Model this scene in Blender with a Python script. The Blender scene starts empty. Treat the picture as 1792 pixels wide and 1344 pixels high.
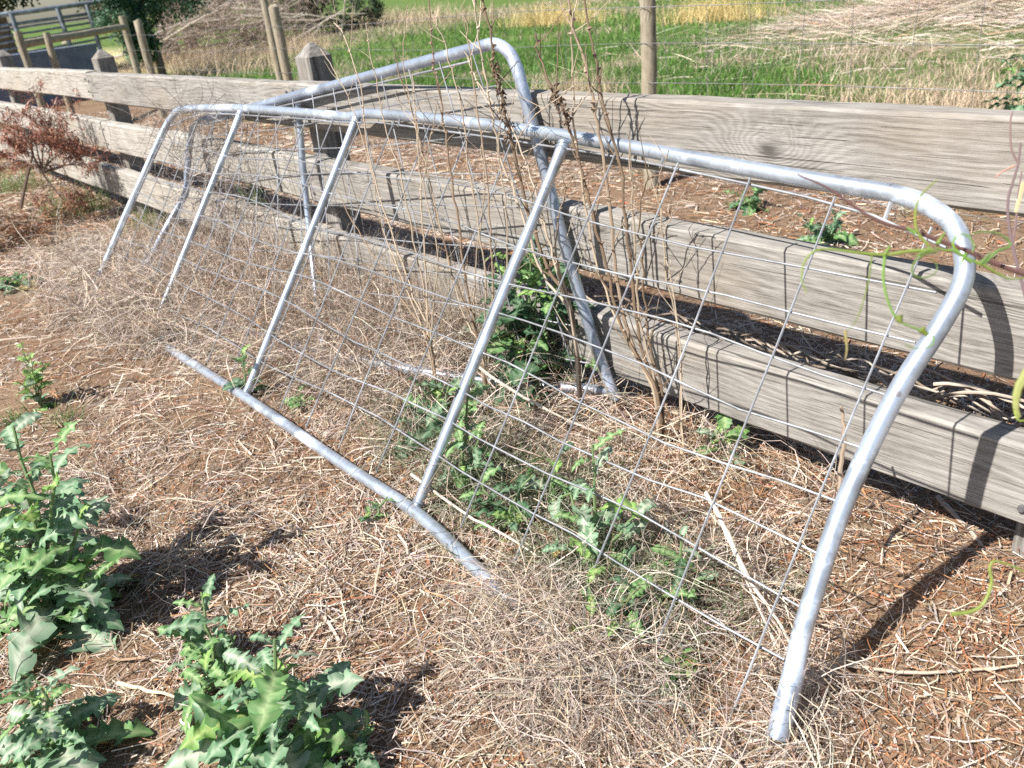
import bpy, math, random
import numpy as np
from mathutils import Vector, Matrix

# ------------------------------------------------------------------ camera, world, sun, exposure
S = bpy.context.scene
col = S.collection
rng = np.random.default_rng(7)
random.seed(7)

W, H, CX, CY, F = 1792, 1344, 896., 672., 1456.
_dn = np.array([324., 2928., F]); _dn /= np.linalg.norm(_dn)
_fx = np.array([-460 - CX, 98 - CY, F]); _fx /= np.linalg.norm(_fx)
_Z = -_dn; _X = -_fx; _X = _X - _Z * np.dot(_X, _Z); _X /= np.linalg.norm(_X); _Y = np.cross(_Z, _X)
R = np.stack([_X, _Y, _Z])                     # world axes: X along the wooden fence, Y away from it, Z up
CAM = np.array([0., 0., 1.4])

cam = bpy.data.cameras.new('camera'); camo = bpy.data.objects.new('camera', cam); col.objects.link(camo)
_m = Matrix.Identity(4)
for _i in range(3):
    _m[_i][0] = R[_i, 0]; _m[_i][1] = -R[_i, 1]; _m[_i][2] = -R[_i, 2]; _m[_i][3] = CAM[_i]
camo.matrix_world = _m
cam.sensor_width = 36.; cam.lens = F / W * 36.; cam.clip_start = .05; cam.clip_end = 2000
cam.dof.use_dof = True; cam.dof.focus_distance = 2.1; cam.dof.aperture_fstop = 5.5
S.camera = camo

LIGHT = Vector((.15, 1., -1.15)).normalized()   # direction the sunlight travels
_sp = -LIGHT
SUN_EL = math.asin(_sp.z); SUN_ROT = math.atan2(_sp.x, _sp.y)
wd = bpy.data.worlds.new('World'); S.world = wd; wd.use_nodes = True
_nt = wd.node_tree; _bg = _nt.nodes['Background']
_sky = _nt.nodes.new('ShaderNodeTexSky'); _sky.sky_type = 'NISHITA'; _sky.sun_disc = False
_sky.sun_elevation = SUN_EL; _sky.sun_rotation = SUN_ROT
_nt.links.new(_sky.outputs[0], _bg.inputs[0]); _bg.inputs[1].default_value = .062
sl = bpy.data.lights.new('sun', 'SUN'); sl.energy = 5.0; sl.angle = math.radians(.53); sl.color = (1., .95, .88)
slo = bpy.data.objects.new('sun', sl); col.objects.link(slo)
slo.rotation_euler = LIGHT.to_track_quat('-Z', 'Y').to_euler(); slo.location = (-2, -6, 8)
S.view_settings.view_transform = 'Standard'; S.view_settings.look = 'None'
S.view_settings.exposure = .95; S.view_settings.gamma = 1.
S.render.engine = 'CYCLES'
S.cycles.use_denoising = False
S.cycles.max_bounces = 6

# ------------------------------------------------------------------ helpers
def ray(u, v): return R @ np.array([(u - CX) / F, (v - CY) / F, 1.])
def onZ(u, v, z=0.): d = ray(u, v); return CAM + (z - CAM[2]) / d[2] * d
def onY(u, v, y): d = ray(u, v); return CAM + y / d[1] * d
def onX(u, v, x): d = ray(u, v); return CAM + x / d[0] * d
def atD(u, v, dep): return CAM + dep * ray(u, v)

def sstep(a, b, x): t = np.clip((x - a) / (b - a), 0, 1); return t * t * (3 - 2 * t)

def vnoise(x, y, seed=0):
    """smooth value noise, vectorised"""
    xi = np.floor(x).astype(np.int64); yi = np.floor(y).astype(np.int64)
    fx = x - xi; fy = y - yi; fx = fx * fx * (3 - 2 * fx); fy = fy * fy * (3 - 2 * fy)
    def h(a, b):
        n = (a * 374761393 + b * 668265263 + seed * 1442695041) & 0x7fffffff
        n = (n ^ (n >> 13)) * 1274126177 & 0x7fffffff
        return ((n ^ (n >> 16)) & 0xffff) / 65535.
    return (h(xi, yi) * (1 - fx) + h(xi + 1, yi) * fx) * (1 - fy) + (h(xi, yi + 1) * (1 - fx) + h(xi + 1, yi + 1) * fx) * fy

def gh(x, y):
    """ground height"""
    x = np.asarray(x, float); y = np.asarray(y, float)
    near = 1 - sstep(4., 7., y)
    z = (vnoise(x * 1.7, y * 1.7, 1) - .5) * .035 + (vnoise(x * 6, y * 6, 2) - .5) * .016
    z = z * (.35 + .65 * near) * (1 - .6 * np.exp(-((y - 1.02) / .15) ** 2))
    z = z + .075 * np.exp(-((x + 1.75) / .75) ** 2 - ((y - 1.86) / .3) ** 2)       # litter banked under the fence
    z = z + .45 * np.exp(-((x + 5.0) / 3.2) ** 2 - ((y - 13.6) / 3.0) ** 2)        # straw mound
    z = z + .10 * (vnoise(x * .35, y * .35, 5) - .5) * sstep(5, 9, y)
    return z

def mesh_np(name, verts, faces, colors=None, smooth=False):
    """verts (n,3), faces (m,k)"""
    verts = np.ascontiguousarray(verts, np.float32); faces = np.ascontiguousarray(faces, np.int32)
    me = bpy.data.meshes.new(name); nf, k = faces.shape
    me.vertices.add(len(verts)); me.vertices.foreach_set('co', verts.ravel())
    me.loops.add(nf * k); me.loops.foreach_set('vertex_index', faces.ravel())
    me.polygons.add(nf); me.polygons.foreach_set('loop_start', np.arange(0, nf * k, k, dtype=np.int32))
    me.update(calc_edges=True)
    if colors is not None:
        a = me.color_attributes.new('col', 'FLOAT_COLOR', 'POINT')
        c = np.ones((len(verts), 4), np.float32); c[:, :3] = colors
        a.data.foreach_set('color', c.ravel())
    if smooth: me.polygons.foreach_set('use_smooth', np.ones(nf, bool))
    return me

class MB:
    """collects polygons into one mesh"""
    def __init__(s): s.v = []; s.f = []; s.c = []
    def add(s, v, f, c=None):
        o = len(s.v); s.v += [tuple(p) for p in v]; s.f += [tuple(i + o for i in q) for q in f]
        if c is not None: s.c += [c] * len(v)
    def tube(s, pts, rad, n=8, cap=True, c=None, flat=1.):
        pts = [Vector(p) for p in pts]; m = len(pts)
        if not hasattr(rad, '__len__'): rad = [rad] * m
        v = []; nrm = None
        for i, p in enumerate(pts):
            t = (pts[min(i + 1, m - 1)] - pts[max(i - 1, 0)]).normalized()
            if nrm is None:
                nrm = t.orthogonal().normalized()
            nrm = (nrm - t * nrm.dot(t)).normalized(); b = t.cross(nrm)
            for k in range(n):
                a = 2 * math.pi * k / n
                v.append(p + (nrm * math.cos(a) + b * math.sin(a) * flat) * rad[i])
        f = [(i * n + k, i * n + (k + 1) % n, (i + 1) * n + (k + 1) % n, (i + 1) * n + k) for i in range(m - 1) for k in range(n)]
        if cap: f += [tuple(range(n - 1, -1, -1)), tuple((m - 1) * n + k for k in range(n))]
        s.add(v, f, c)
    def mesh(s, name, smooth=True):
        me = bpy.data.meshes.new(name); me.from_pydata(s.v, [], s.f); me.update()
        if s.c:
            a = me.color_attributes.new('col', 'FLOAT_COLOR', 'POINT')
            a.data.foreach_set('color', np.array([(*c, 1.) for c in s.c], np.float32).ravel())
        if smooth:
            for p in me.polygons: p.use_smooth = True
            me.set_sharp_from_angle(angle=math.radians(50))
        return me
    def build(s, name, mat, parent=None, smooth=True): return link(name, s.mesh(name, smooth), mat, parent)

def link(name, me, mat, parent=None):
    o = bpy.data.objects.new(name, me); col.objects.link(o)
    if mat is not None and not me.materials: me.materials.append(mat)
    if parent is not None: o.parent = parent
    return o
def tag(o, label, cat, group=None):
    o['label'] = label; o['category'] = cat
    if group: o['group'] = group
    return o
def thing(name, label, cat, loc=(0, 0, 0), group=None):
    o = bpy.data.objects.new(name, None); col.objects.link(o); o.location = loc; o.empty_display_size = .1
    return tag(o, label, cat, group)
def kind(o, k, label=None):
    o['kind'] = k
    if label: o['label'] = label
    return o
def smooth_path(ctrl, n=6):
    """Catmull-Rom through the control points"""
    P = [np.asarray(p, float) for p in ctrl]; P = [2 * P[0] - P[1]] + P + [2 * P[-1] - P[-2]]; out = []
    for i in range(1, len(P) - 2):
        for k in range(n):
            t = k / n; a, b, c, d = P[i - 1], P[i], P[i + 1], P[i + 2]
            out.append(.5 * ((2 * b) + (-a + c) * t + (2 * a - 5 * b + 4 * c - d) * t * t + (-a + 3 * b - 3 * c + d) * t ** 3))
    out.append(P[-2]); return out

# ------------------------------------------------------------------ materials
class NT:
    def __init__(s, name, rough=.6):
        s.m = bpy.data.materials.new(name); s.m.use_nodes = True; s.t = s.m.node_tree
        s.b = s.t.nodes['Principled BSDF']; s.b.inputs['Roughness'].default_value = rough
    def n(s, typ, **kw):
        nd = s.t.nodes.new('ShaderNode' + typ)
        for k, v in kw.items():
            if k in nd.inputs: nd.inputs[k].default_value = v
            else: setattr(nd, k, v)
        return nd
    def l(s, a, b): s.t.links.new(a, b)
    def math(s, op, a, b=None):
        nd = s.t.nodes.new('ShaderNodeMath'); nd.operation = op
        for i, x in enumerate((a, b)):
            if x is None: continue
            if isinstance(x, (int, float)): nd.inputs[i].default_value = x
            else: s.l(x, nd.inputs[i])
        return nd.outputs[0]
    def mapped(s, src, scale, offs=None):
        nd = s.n('Mapping'); nd.inputs['Scale'].default_value = scale; s.l(src, nd.inputs['Vector'])
        if offs is not None: s.l(offs, nd.inputs['Location'])
        return nd.outputs[0]
    def noise(s, vec, scale, detail=4., rough=.55, dist=0.):
        nd = s.n('TexNoise'); nd.inputs['Scale'].default_value = scale; nd.inputs['Detail'].default_value = detail
        nd.inputs['Roughness'].default_value = rough; nd.inputs['Distortion'].default_value = dist
        if vec is not None: s.l(vec, nd.inputs['Vector'])
        return nd.outputs['Fac']
    def ramp(s, fac, stops):
        nd = s.n('ValToRGB'); cr = nd.color_ramp
        while len(cr.elements) < len(stops): cr.elements.new(.5)
        for e, (p, c) in zip(cr.elements, stops):
            e.position = p; e.color = (*c, 1.) if hasattr(c, '__len__') else (c, c, c, 1.)
        s.l(fac, nd.inputs['Fac']); return nd.outputs['Color']
    def mix(s, fac, a, b, mode='MIX'):
        nd = s.n('Mix'); nd.data_type = 'RGBA'; nd.blend_type = mode
        for sock, x in ((nd.inputs[0], fac), (nd.inputs[6], a), (nd.inputs[7], b)):
            if isinstance(x, (int, float)): sock.default_value = x
            elif isinstance(x, tuple): sock.default_value = (*x, 1.)
            else: s.l(x, sock)
        return nd.outputs[2]
    def bump(s, h, strength=.5, dist=.01):
        nd = s.n('Bump'); nd.inputs['Strength'].default_value = strength; nd.inputs['Distance'].default_value = dist
        s.l(h, nd.inputs['Height']); s.l(nd.outputs[0], s.b.inputs['Normal']); return nd
    def base(s, c):
        if isinstance(c, tuple): s.b.inputs['Base Color'].default_value = (*c, 1.)
        else: s.l(c, s.b.inputs['Base Color'])

def mat_attr(name, rough=.6, trans=0., spec=.3):
    """colour from the mesh's own colour attribute"""
    t = NT(name, rough); a = t.n('Attribute', attribute_name='col'); t.base(a.outputs['Color'])
    t.b.inputs['Specular IOR Level'].default_value = spec
    if trans:
        tr = t.n('BsdfTranslucent'); mx = t.n('MixShader'); mx.inputs[0].default_value = trans
        t.l(a.outputs['Color'], tr.inputs['Color']); t.l(t.b.outputs[0], mx.inputs[1]); t.l(tr.outputs[0], mx.inputs[2])
        t.l(mx.outputs[0], t.t.nodes['Material Output'].inputs['Surface'])
    return t.m

def mat_wood(name, dark, mid, light, knot=None):
    t = NT(name, .8); tc = t.n('TexCoord'); oi = t.n('ObjectInfo'); v = tc.outputs['Object']
    cmb = t.n('CombineXYZ'); t.l(t.math('MULTIPLY', oi.outputs['Random'], 37.), cmb.inputs[0]); t.l(t.math('MULTIPLY', oi.outputs['Random'], 11.), cmb.inputs[1])
    p = t.mapped(v, (1, 1, 1), cmb.outputs[0])
    sx = t.n('SeparateXYZ'); t.l(v, sx.inputs[0])
    vo = t.n('TexVoronoi'); vo.inputs['Scale'].default_value = 1.; vo.inputs['Randomness'].default_value = 1.   # knots
    t.l(t.mapped(p, (1.25, 1.2, 4.0)), vo.inputs['Vector'])
    kd = vo.outputs['Distance']; k2 = t.math('MULTIPLY', kd, kd)
    if knot:
        wob = t.math('MULTIPLY', t.math('SUBTRACT', t.noise(p, 14., 3., .6), .5), .035)
        ex = t.math('MULTIPLY', t.math('ADD', t.math('SUBTRACT', sx.outputs[0], knot[0]), wob), 1.15); ez = t.math('MULTIPLY', t.math('ADD', t.math('SUBTRACT', sx.outputs[2], knot[1]), wob), 2.1)
        k2 = t.math('MINIMUM', k2, t.math('ADD', t.math('MULTIPLY', ex, ex), t.math('MULTIPLY', ez, ez)))
    kn = t.math('POWER', 2.718, t.math('MULTIPLY', k2, -48.))
    core = t.math('POWER', 2.718, t.math('MULTIPLY', k2, -420.))
    warp = t.noise(t.mapped(p, (1.1, 2.5, 5.)), 1., 4., .55)
    g = t.math('ADD', t.math('MULTIPLY', sx.outputs[2], 60.), t.math('ADD', t.math('MULTIPLY', warp, 11.), t.math('MULTIPLY', kn, 12.)))
    band = t.math('ADD', t.math('MULTIPLY', t.math('SINE', t.math('MULTIPLY', g, 5.)), .5), .5)
    fib = t.noise(t.mapped(p, (9., 80, 230)), 1., 5., .7)
    fib2 = t.noise(t.mapped(p, (2.5, 20, 55)), 1., 4., .6)
    blot = t.noise(t.mapped(p, (6., 9, 11)), 1., 6., .72)
    f = t.math('ADD', t.math('ADD', t.math('MULTIPLY', band, .055), t.math('MULTIPLY', fib, .46)), t.math('ADD', t.math('MULTIPLY', blot, .36), t.math('MULTIPLY', fib2, .15)))
    c = t.ramp(f, [(.37, dark), (.5, mid), (.62, light)])
    stain = t.noise(t.mapped(p, (1.4, 3, 3)), 1., 4., .6)
    c = t.mix(t.ramp(stain, [(.50, 0.), (.72, .45)]), c, tuple(q * m for q, m in zip(mid, (1.08, .93, .74))))
    c = t.mix(t.ramp(core, [(.25, 0.), (.9, .8)]), c, tuple(q * .45 for q in dark))
    crk = t.noise(t.mapped(p, (1.1, 26, 85)), 1., 3., .5, .15)
    ck = t.ramp(crk, [(.655, 0.), (.67, 1.)])
    crk2 = t.noise(t.mapped(p, (3.6, 40, 190)), 1., 2., .5, .2)
    ck2 = t.ramp(crk2, [(.66, 0.), (.69, .6)])
    ckm = t.math('MAXIMUM', ck, ck2)
    c = t.mix(t.math('MULTIPLY', ckm, .6), c, tuple(q * .3 for q in dark))
    t.base(c)
    hgt = t.math('SUBTRACT', t.math('ADD', t.math('MULTIPLY', fib, .6), t.math('MULTIPLY', band, .2)), t.math('MULTIPLY', ckm, 1.2))
    t.bump(hgt, .6, .006); t.b.inputs['Specular IOR Level'].default_value = .2
    return t.m

def mat_galv(name, tint=(.60, .675, .78), rough=.30, metal=.66, dirt=.35):
    t = NT(name, rough); tc = t.n('TexCoord'); v = tc.outputs['Object']
    n = t.noise(v, 11., 6., .65); n2 = t.noise(v, 46., 4., .6); n3 = t.noise(v, 4., 6., .7)
    vo = t.n('TexVoronoi'); vo.inputs['Scale'].default_value = 70.; t.l(v, vo.inputs['Vector'])
    sp = t.n('SeparateColor'); t.l(vo.outputs['Color'], sp.inputs[0])
    c = t.mix(t.ramp(n, [(.38, 0.), (.64, 1.)]), tint, tuple(x * .52 for x in tint))
    c = t.mix(t.math('MULTIPLY', sp.outputs[0], .22), c, tuple(x * .7 for x in tint))                  # zinc spangle
    c = t.mix(t.ramp(n2, [(.58, 0.), (.72, dirt)]), c, (.27, .25, .225))                               # grime
    c = t.mix(t.ramp(n3, [(.52, 0.), (.60, .6)]), c, tuple(min(1, x * 1.22) for x in tint))           # chalky white bloom
    c = t.mix(t.ramp(t.noise(v, 23., 3., .5), [(.70, 0.), (.75, .5)]), c, (.24, .15, .09))             # rust freckles
    t.base(c); t.l(t.ramp(n3, [(.55, metal), (.66, metal - .35)]), t.b.inputs['Metallic'])
    t.l(t.ramp(n, [(.3, rough - .05), (.7, rough + .16)]), t.b.inputs['Roughness'])
    return t.m

def mat_simple(name, a, b, scale=8., rough=.7, bump=.3, dist=.01, spec=.3):
    t = NT(name, rough); tc = t.n('TexCoord'); n = t.noise(tc.outputs['Object'], scale, 6., .65)
    t.base(t.ramp(n, [(.35, a), (.66, b)])); t.bump(n, bump, dist); t.b.inputs['Specular IOR Level'].default_value = spec
    return t.m

M_straw = mat_attr('dry_straw', .55, .12, .35)
M_grass = mat_attr('grass_blades', .5, .30, .25)
M_stem = mat_attr('dry_stem_bark', .75, 0., .2)
M_leaf = mat_attr('fresh_leaf', .52, .25, .35)
M_wood = mat_wood('weathered_board', (.13, .120, .108), (.25, .236, .217), (.345, .333, .313))
_kp = onY(1345, 262, 1.80)
M_woodk = mat_wood('weathered_board_with_knot', (.13, .120, .108), (.25, .236, .217), (.345, .333, .313), (_kp[0] + 3.637, _kp[2] - .957))
M_wood2 = mat_wood('pale_weathered_board', (.20, .18, .155), (.345, .325, .29), (.455, .44, .405))
M_post = mat_wood('weathered_post', (.09, .082, .075), (.205, .193, .18), (.33, .32, .305))
M_log = mat_wood('round_log', (.15, .125, .085), (.29, .255, .19), (.41, .375, .30))
M_galv = mat_galv('galvanised_pipe')
M_galv2 = mat_galv('galvanised_pipe_dull', (.50, .57, .69), .34, .66, .4)
M_wire = mat_galv('galvanised_wire', (.34, .355, .38), .45, .5, .5)
M_thin = mat_galv('fence_wire', (.22, .22, .23), .55, .5, .5)
M_steel = mat_galv('yard_steel', (.32, .37, .43), .45, .6, .4)

def mat_ground():
    t = NT('ground_soil_and_litter', .9); tc = t.n('TexCoord'); v = tc.outputs['Object']
    n1 = t.noise(v, 1.6, 5., .6); n2 = t.noise(v, 26., 6., .7); n3 = t.noise(v, 150., 3., .6)
    soil = t.ramp(n2, [(.3, (.075, .046, .03)), (.5, (.175, .11, .07)), (.7, (.31, .205, .135))])
    lit = t.ramp(n3, [(.3, (.10, .062, .04)), (.5, (.235, .16, .105)), (.7, (.40, .30, .21))])
    near = t.mix(t.ramp(n1, [(.40, .25), (.62, .85)]), soil, lit)
    fine = t.ramp(n3, [(.3, (.05, .09, .018)), (.7, (.13, .21, .05))])
    dry = t.ramp(n3, [(.3, (.25, .20, .12)), (.7, (.50, .42, .28))])
    f2 = t.noise(v, .35, 5., .6)
    far = t.mix(t.ramp(f2, [(.58, 0.), (.74, .8)]), fine, dry)
    sx = t.n('SeparateXYZ'); t.l(v, sx.inputs[0])
    w = t.math('ADD', sx.outputs[1], t.math('MULTIPLY', t.math('SUBTRACT', n1, .5), 3.))
    mr = t.n('MapRange'); mr.inputs['From Min'].default_value = 4.6; mr.inputs['From Max'].default_value = 6.2; t.l(w, mr.inputs['Value'])
    c = t.mix(mr.outputs[0], near, far)
    # paddock far to the left has dried off to straw yellow
    mr2 = t.n('MapRange'); mr2.inputs['From Min'].default_value = -19.; mr2.inputs['From Max'].default_value = -24.; t.l(sx.outputs[0], mr2.inputs['Value'])
    yel = t.ramp(n2, [(.3, (.42, .38, .17)), (.7, (.60, .55, .30))])
    mr3 = t.n('MapRange'); mr3.inputs['From Min'].default_value = 14.; mr3.inputs['From Max'].default_value = 11.; t.l(sx.outputs[1], mr3.inputs['Value'])
    c = t.mix(t.math('MULTIPLY', mr2.outputs[0], mr3.outputs[0]), c, yel)
    t.base(c); t.bump(t.math('ADD', n2, t.math('MULTIPLY', n3, .6)), .7, .02); t.b.inputs['Specular IOR Level'].default_value = .15
    return t.m

# ------------------------------------------------------------------ ground
def axis(a, b, lo, hi, fine, n_far):
    core = np.arange(lo, hi + fine, fine)
    l = lo - np.geomspace(fine, lo - a, n_far)[::-1]; r = core[-1] + np.geomspace(fine, b - core[-1], n_far)
    return np.concatenate([l, core, r])
xs = axis(-420, 160, -9., 1.5, .045, 46); ys = axis(-60, 420, -1.2, 4.2, .045, 46)
gx, gy = np.meshgrid(xs, ys, indexing='ij'); gz = gh(gx, gy)
nx, ny = gx.shape; idx = np.arange(nx * ny).reshape(nx, ny)
fc = np.stack([idx[:-1, :-1], idx[1:, :-1], idx[1:, 1:], idx[:-1, 1:]], -1).reshape(-1, 4)
gme = mesh_np('ground', np.stack([gx, gy, gz], -1).reshape(-1, 3), fc, smooth=True)
ground = kind(link('ground', gme, mat_ground()), 'structure', 'bare brown soil under straw litter with green paddock behind')

# ------------------------------------------------------------------ strands (straw, grass)
def strands(name, base, az, pitch, length, width, segs, yaw, bend, cols, mat, roll=None, wob=.0, follow=True, taper=True, parent=None, floor=.003):
    n = len(base); pos = base.copy(); a = az.copy(); p = pitch.copy()
    roll = rng.normal(0, .5, n) if roll is None else roll
    V = np.empty((n, segs + 1, 2, 3)); st = length / segs
    for k in range(segs + 1):
        d = np.stack([np.cos(p) * np.cos(a), np.cos(p) * np.sin(a), np.sin(p)], 1)
        s0 = np.stack([-np.sin(a), np.cos(a), np.zeros(n)], 1); s1 = np.cross(d, s0)
        side = s0 * np.cos(roll)[:, None] + s1 * np.sin(roll)[:, None]
        w = width * .5 * ((1 - .85 * k / segs) if taper else 1.)
        V[:, k, 0] = pos - side * w[:, None]; V[:, k, 1] = pos + side * w[:, None]
        pos = pos + d * st[:, None]
        if follow: pos[:, 2] = np.maximum(pos[:, 2], gh(pos[:, 0], pos[:, 1]) + floor)
        a = a + yaw / segs + rng.normal(0, wob, n); p = p + bend / segs + rng.normal(0, wob * .6, n)
    b0 = (np.arange(n) * (segs + 1) * 2)[:, None] + np.arange(segs)[None] * 2
    f = np.stack([b0, b0 + 1, b0 + 3, b0 + 2], -1).reshape(-1, 4)
    c = np.repeat(cols, (segs + 1) * 2, axis=0)
    me = mesh_np(name, V.reshape(-1, 3), f, c)
    return link(name, me, mat, parent)

PAL = np.array([(.66, .565, .465), (.56, .475, .40), (.47, .365, .27), (.41, .365, .325), (.33, .215, .135), (.16, .102, .068), (.31, .135, .07), (.42, .225, .11)])
def pick(n, w, jit=.14):
    c = PAL[rng.choice(len(PAL), n, p=np.array(w) / np.sum(w))]
    return np.clip(c * (1 + rng.normal(0, jit, (n, 1))) * (1 + rng.normal(0, .04, (n, 3))), .01, .85)

def litter(n, x0, x1, y0, y1, lmin, lmax, wmin, wmax, wt):
    x = rng.uniform(x0, x1, n); y = rng.uniform(y0, y1, n)
    # uneven cover: bare and red-brown patches
    dens = vnoise(x * 1.3 + 5, y * 1.3, 11) * .6 + vnoise(x * 4, y * 4, 12) * .4
    dens = dens - .22 * sstep(.75, .2, y) * sstep(-2.4, -3.2, x)      # trodden bare soil at left
    keep = rng.uniform(0, 1, n) < -.08 + 1.55 * dens; x = x[keep]; y = y[keep]; n = len(x)
    red = sstep(.50, .72, vnoise(x * 1.6, y * 1.6 + 3, 13) * .6 + vnoise(x * 5, y * 5, 14) * .4 + .10 * sstep(-2.2, -.6, x) * sstep(.6, 1.4, y))
    c0 = pick(n, wt); c1 = pick(n, [.5, .6, .8, .6, 1.6, 1.6, 2.6, 2.2]); sel = rng.uniform(0, 1, n) < red * .75
    c0[sel] = c1[sel]
    # strands lie roughly in swirls
    flow = vnoise(x * .8, y * .8, 15) * 9.
    az = flow + rng.normal(0, .9, n) + rng.integers(0, 2, n) * np.pi
    L = rng.uniform(0, 1, n) ** 3. * (lmax - lmin) + lmin; L[sel] *= .45
    wd_ = rng.uniform(wmin, wmax, n) * np.where(rng.uniform(0, 1, n) < .05, 2.1, 1.)
    z = gh(x, y) + rng.uniform(0, 1, n) ** 2 * .018 + .002
    return np.stack([x, y, z], 1), az, rng.normal(.02, .10, n), L, wd_, c0
parts = [litter(175000, -3.4, .5, -.7, 2.7, .012, .17, .0010, .0032, [2.6, 3.1, 2.5, 2.6, 2.0, 1.8, .7, .5]),
         litter(80000, -7., -3.4, -.9, 3., .025, .2, .0018, .0044, [2.8, 3.2, 2.4, 2.4, 1.6, 1.4, .5, .4]),
         litter(36000, -15., -7., -1.2, 4.6, .05, .26, .004, .009, [3, 3, 2, 2, 1.5, 1., .7, .5]),
         litter(48000, -7.5, .6, 2.2, 5.2, .03, .2, .0025, .006, [2.6, 3, 2.6, 2, 2, 1.5, 1.3, .9])]
cat = [np.concatenate([p[i] for p in parts]) for i in range(6)]
nn = len(cat[1])
o = strands('straw_litter', cat[0], cat[1], cat[2], cat[3], cat[4], 2, rng.normal(0, .7, nn), rng.normal(-.25, .3, nn), cat[5], M_straw, roll=rng.normal(0, .55, nn), taper=False)
kind(o, 'stuff', 'loose pale straw and red-brown litter covering the ground')

# leaf and bark chips lying in the foreground
n = 16000
x = rng.uniform(-3.2, .4, n); y = rng.uniform(-.6, 2.4, n)
k = rng.uniform(0, 1, n) < .15 + 1.1 * sstep(.45, .75, vnoise(x * 1.6, y * 1.6 + 3, 13) * .6 + .25 * sstep(-2., -.5, x)); x = x[k]; y = y[k]; n = len(x)
o = strands('bark_chips', np.stack([x, y, gh(x, y) + rng.uniform(.004, .03, n)], 1), rng.uniform(0, 6.28, n), rng.normal(0, .25, n), rng.uniform(.008, .034, n),
            rng.uniform(.002, .0055, n), 2, rng.normal(0, .6, n), rng.normal(0, .6, n), pick(n, [.6, .7, 1, .5, 1.8, 1.8, 1.6, 1.1]), M_straw, roll=rng.normal(0, .6, n))
kind(o, 'stuff', 'small orange-brown leaf and bark chips between the straw')

# ------------------------------------------------------------------ dry grass thatch caught along the gates
def thatch(name, label, n, cx, cy, sx, sy, h, lmin, lmax, wmin, wmax, wt, segs=6, lift=.5, ywind=2.2, zmax=None):
    n = int(n * .52); nc = max(12, n // 55); k = rng.integers(0, nc, n)
    kx = rng.normal(0, 1, nc) * sx + cx; ky = rng.normal(0, 1, nc) * sy + cy; ka = rng.uniform(0, 6.28, nc)
    x = kx[k] + rng.normal(0, .035, n); y = ky[k] + rng.normal(0, .035, n)
    z = gh(x, y) + rng.uniform(0, 1, n) ** 1.8 * h * .8
    c = pick(n, wt, .16)
    o = strands(name, np.stack([x, y, z], 1), ka[k] + rng.normal(0, .8, n), rng.normal(lift * .6, .45, n), rng.uniform(lmin, lmax, n), rng.uniform(wmin, wmax, n) * 1.55, segs,
                rng.normal(0, ywind, n), rng.normal(-1.1 - lift, .8, n), c, M_straw, roll=rng.uniform(-1.5, 1.5, n), wob=.12)
    return kind(o, 'stuff', label)
GREY = [1.6, 3.2, 1.6, 3.6, 1.1, 1.1, .05, .05]; TAN = [2.6, 2.4, 2.6, 1.2, 2.2, .5, .2, .5]
px = lambda u, v, z=0.: onZ(u, v, z)
def thatch_at(u, v, label, n, sx, sy, h, **kw):
    p = px(u, v); a = dict(lmin=.12, lmax=.42, wmin=.0012, wmax=.0028, wt=GREY); a.update(kw)
    return thatch('dry_grass_thatch', label, n, p[0], p[1], sx, sy, h, **a)
thatch_at(250, 555, 'tangled grey dry grass over the far lower gate corner', 9500, .55, .17, .30, lmin=.12, lmax=.42, wmin=.0011, wmax=.0025, ywind=1.5)
thatch_at(380, 600, 'pale straw heap hiding the far end of the bottom gate pipe', 3400, .22, .08, .08, lmin=.15, lmax=.42, wmin=.0013, wmax=.0028, ywind=.9, lift=.25, wt=[5, 3, 1.5, 2, .6, .3, 0, .1])
thatch_at(520, 560, 'tan dry grass mass behind the wire between two uprights', 10000, .6, .17, .36, lmin=.12, lmax=.42, wmin=.0011, wmax=.0024, wt=TAN, ywind=1.5)
thatch_at(650, 680, 'dry grass bed behind the mesh near the middle upright', 7500, .42, .15, .20, wmin=.001, wmax=.0022, ywind=1.5)
thatch_at(900, 820, 'grey dry grass nest inside the mesh by the green weeds', 3800, .26, .11, .08, lmin=.12, lmax=.36)
thatch_at(1030, 1135, 'matted dry grass burying the near end of the bottom pipe', 5600, .11, .055, .09, lmin=.10, lmax=.30, wmin=.0010, wmax=.0022)
thatch_at(915, 1185, 'flattened grey grass mat in front of the bottom pipe', 3200, .15, .045, .025, lmin=.10, lmax=.32, wmin=.0010, wmax=.0022, lift=.15)
thatch_at(1200, 1010, 'dry grass tangle in the mesh beside the gate end', 2600, .13, .08, .10, lmin=.10, lmax=.34, wmin=.0011, wmax=.0024)
thatch_at(1400, 1240, 'dry grass wound round the foot of the gate end pipe', 1500, .07, .05, .08, lmin=.08, lmax=.26, wmin=.001, wmax=.002, lift=.4)
thatch_at(1180, 1290, 'dry grass mat in front of the gate foot', 2200, .18, .06, .03, lmin=.10, lmax=.30, wmin=.0012, wmax=.0026, lift=.12)
thatch_at(1120, 800, 'dry grass along the foot of the fence by the leaning gate', 2600, .22, .10, .07, lmin=.12, lmax=.36, wmin=.0013, wmax=.0026, wt=TAN)
thatch_at(190, 470, 'grey dry grass hiding the foot of the far gate end', 4200, .22, .10, .20, lmin=.12, lmax=.4, wmin=.0012, wmax=.0026, ywind=1.4)
HERB = np.array([(.17, .20, .115), (.23, .25, .16), (.30, .30, .22), (.12, .16, .075), (.36, .33, .26)])
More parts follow.
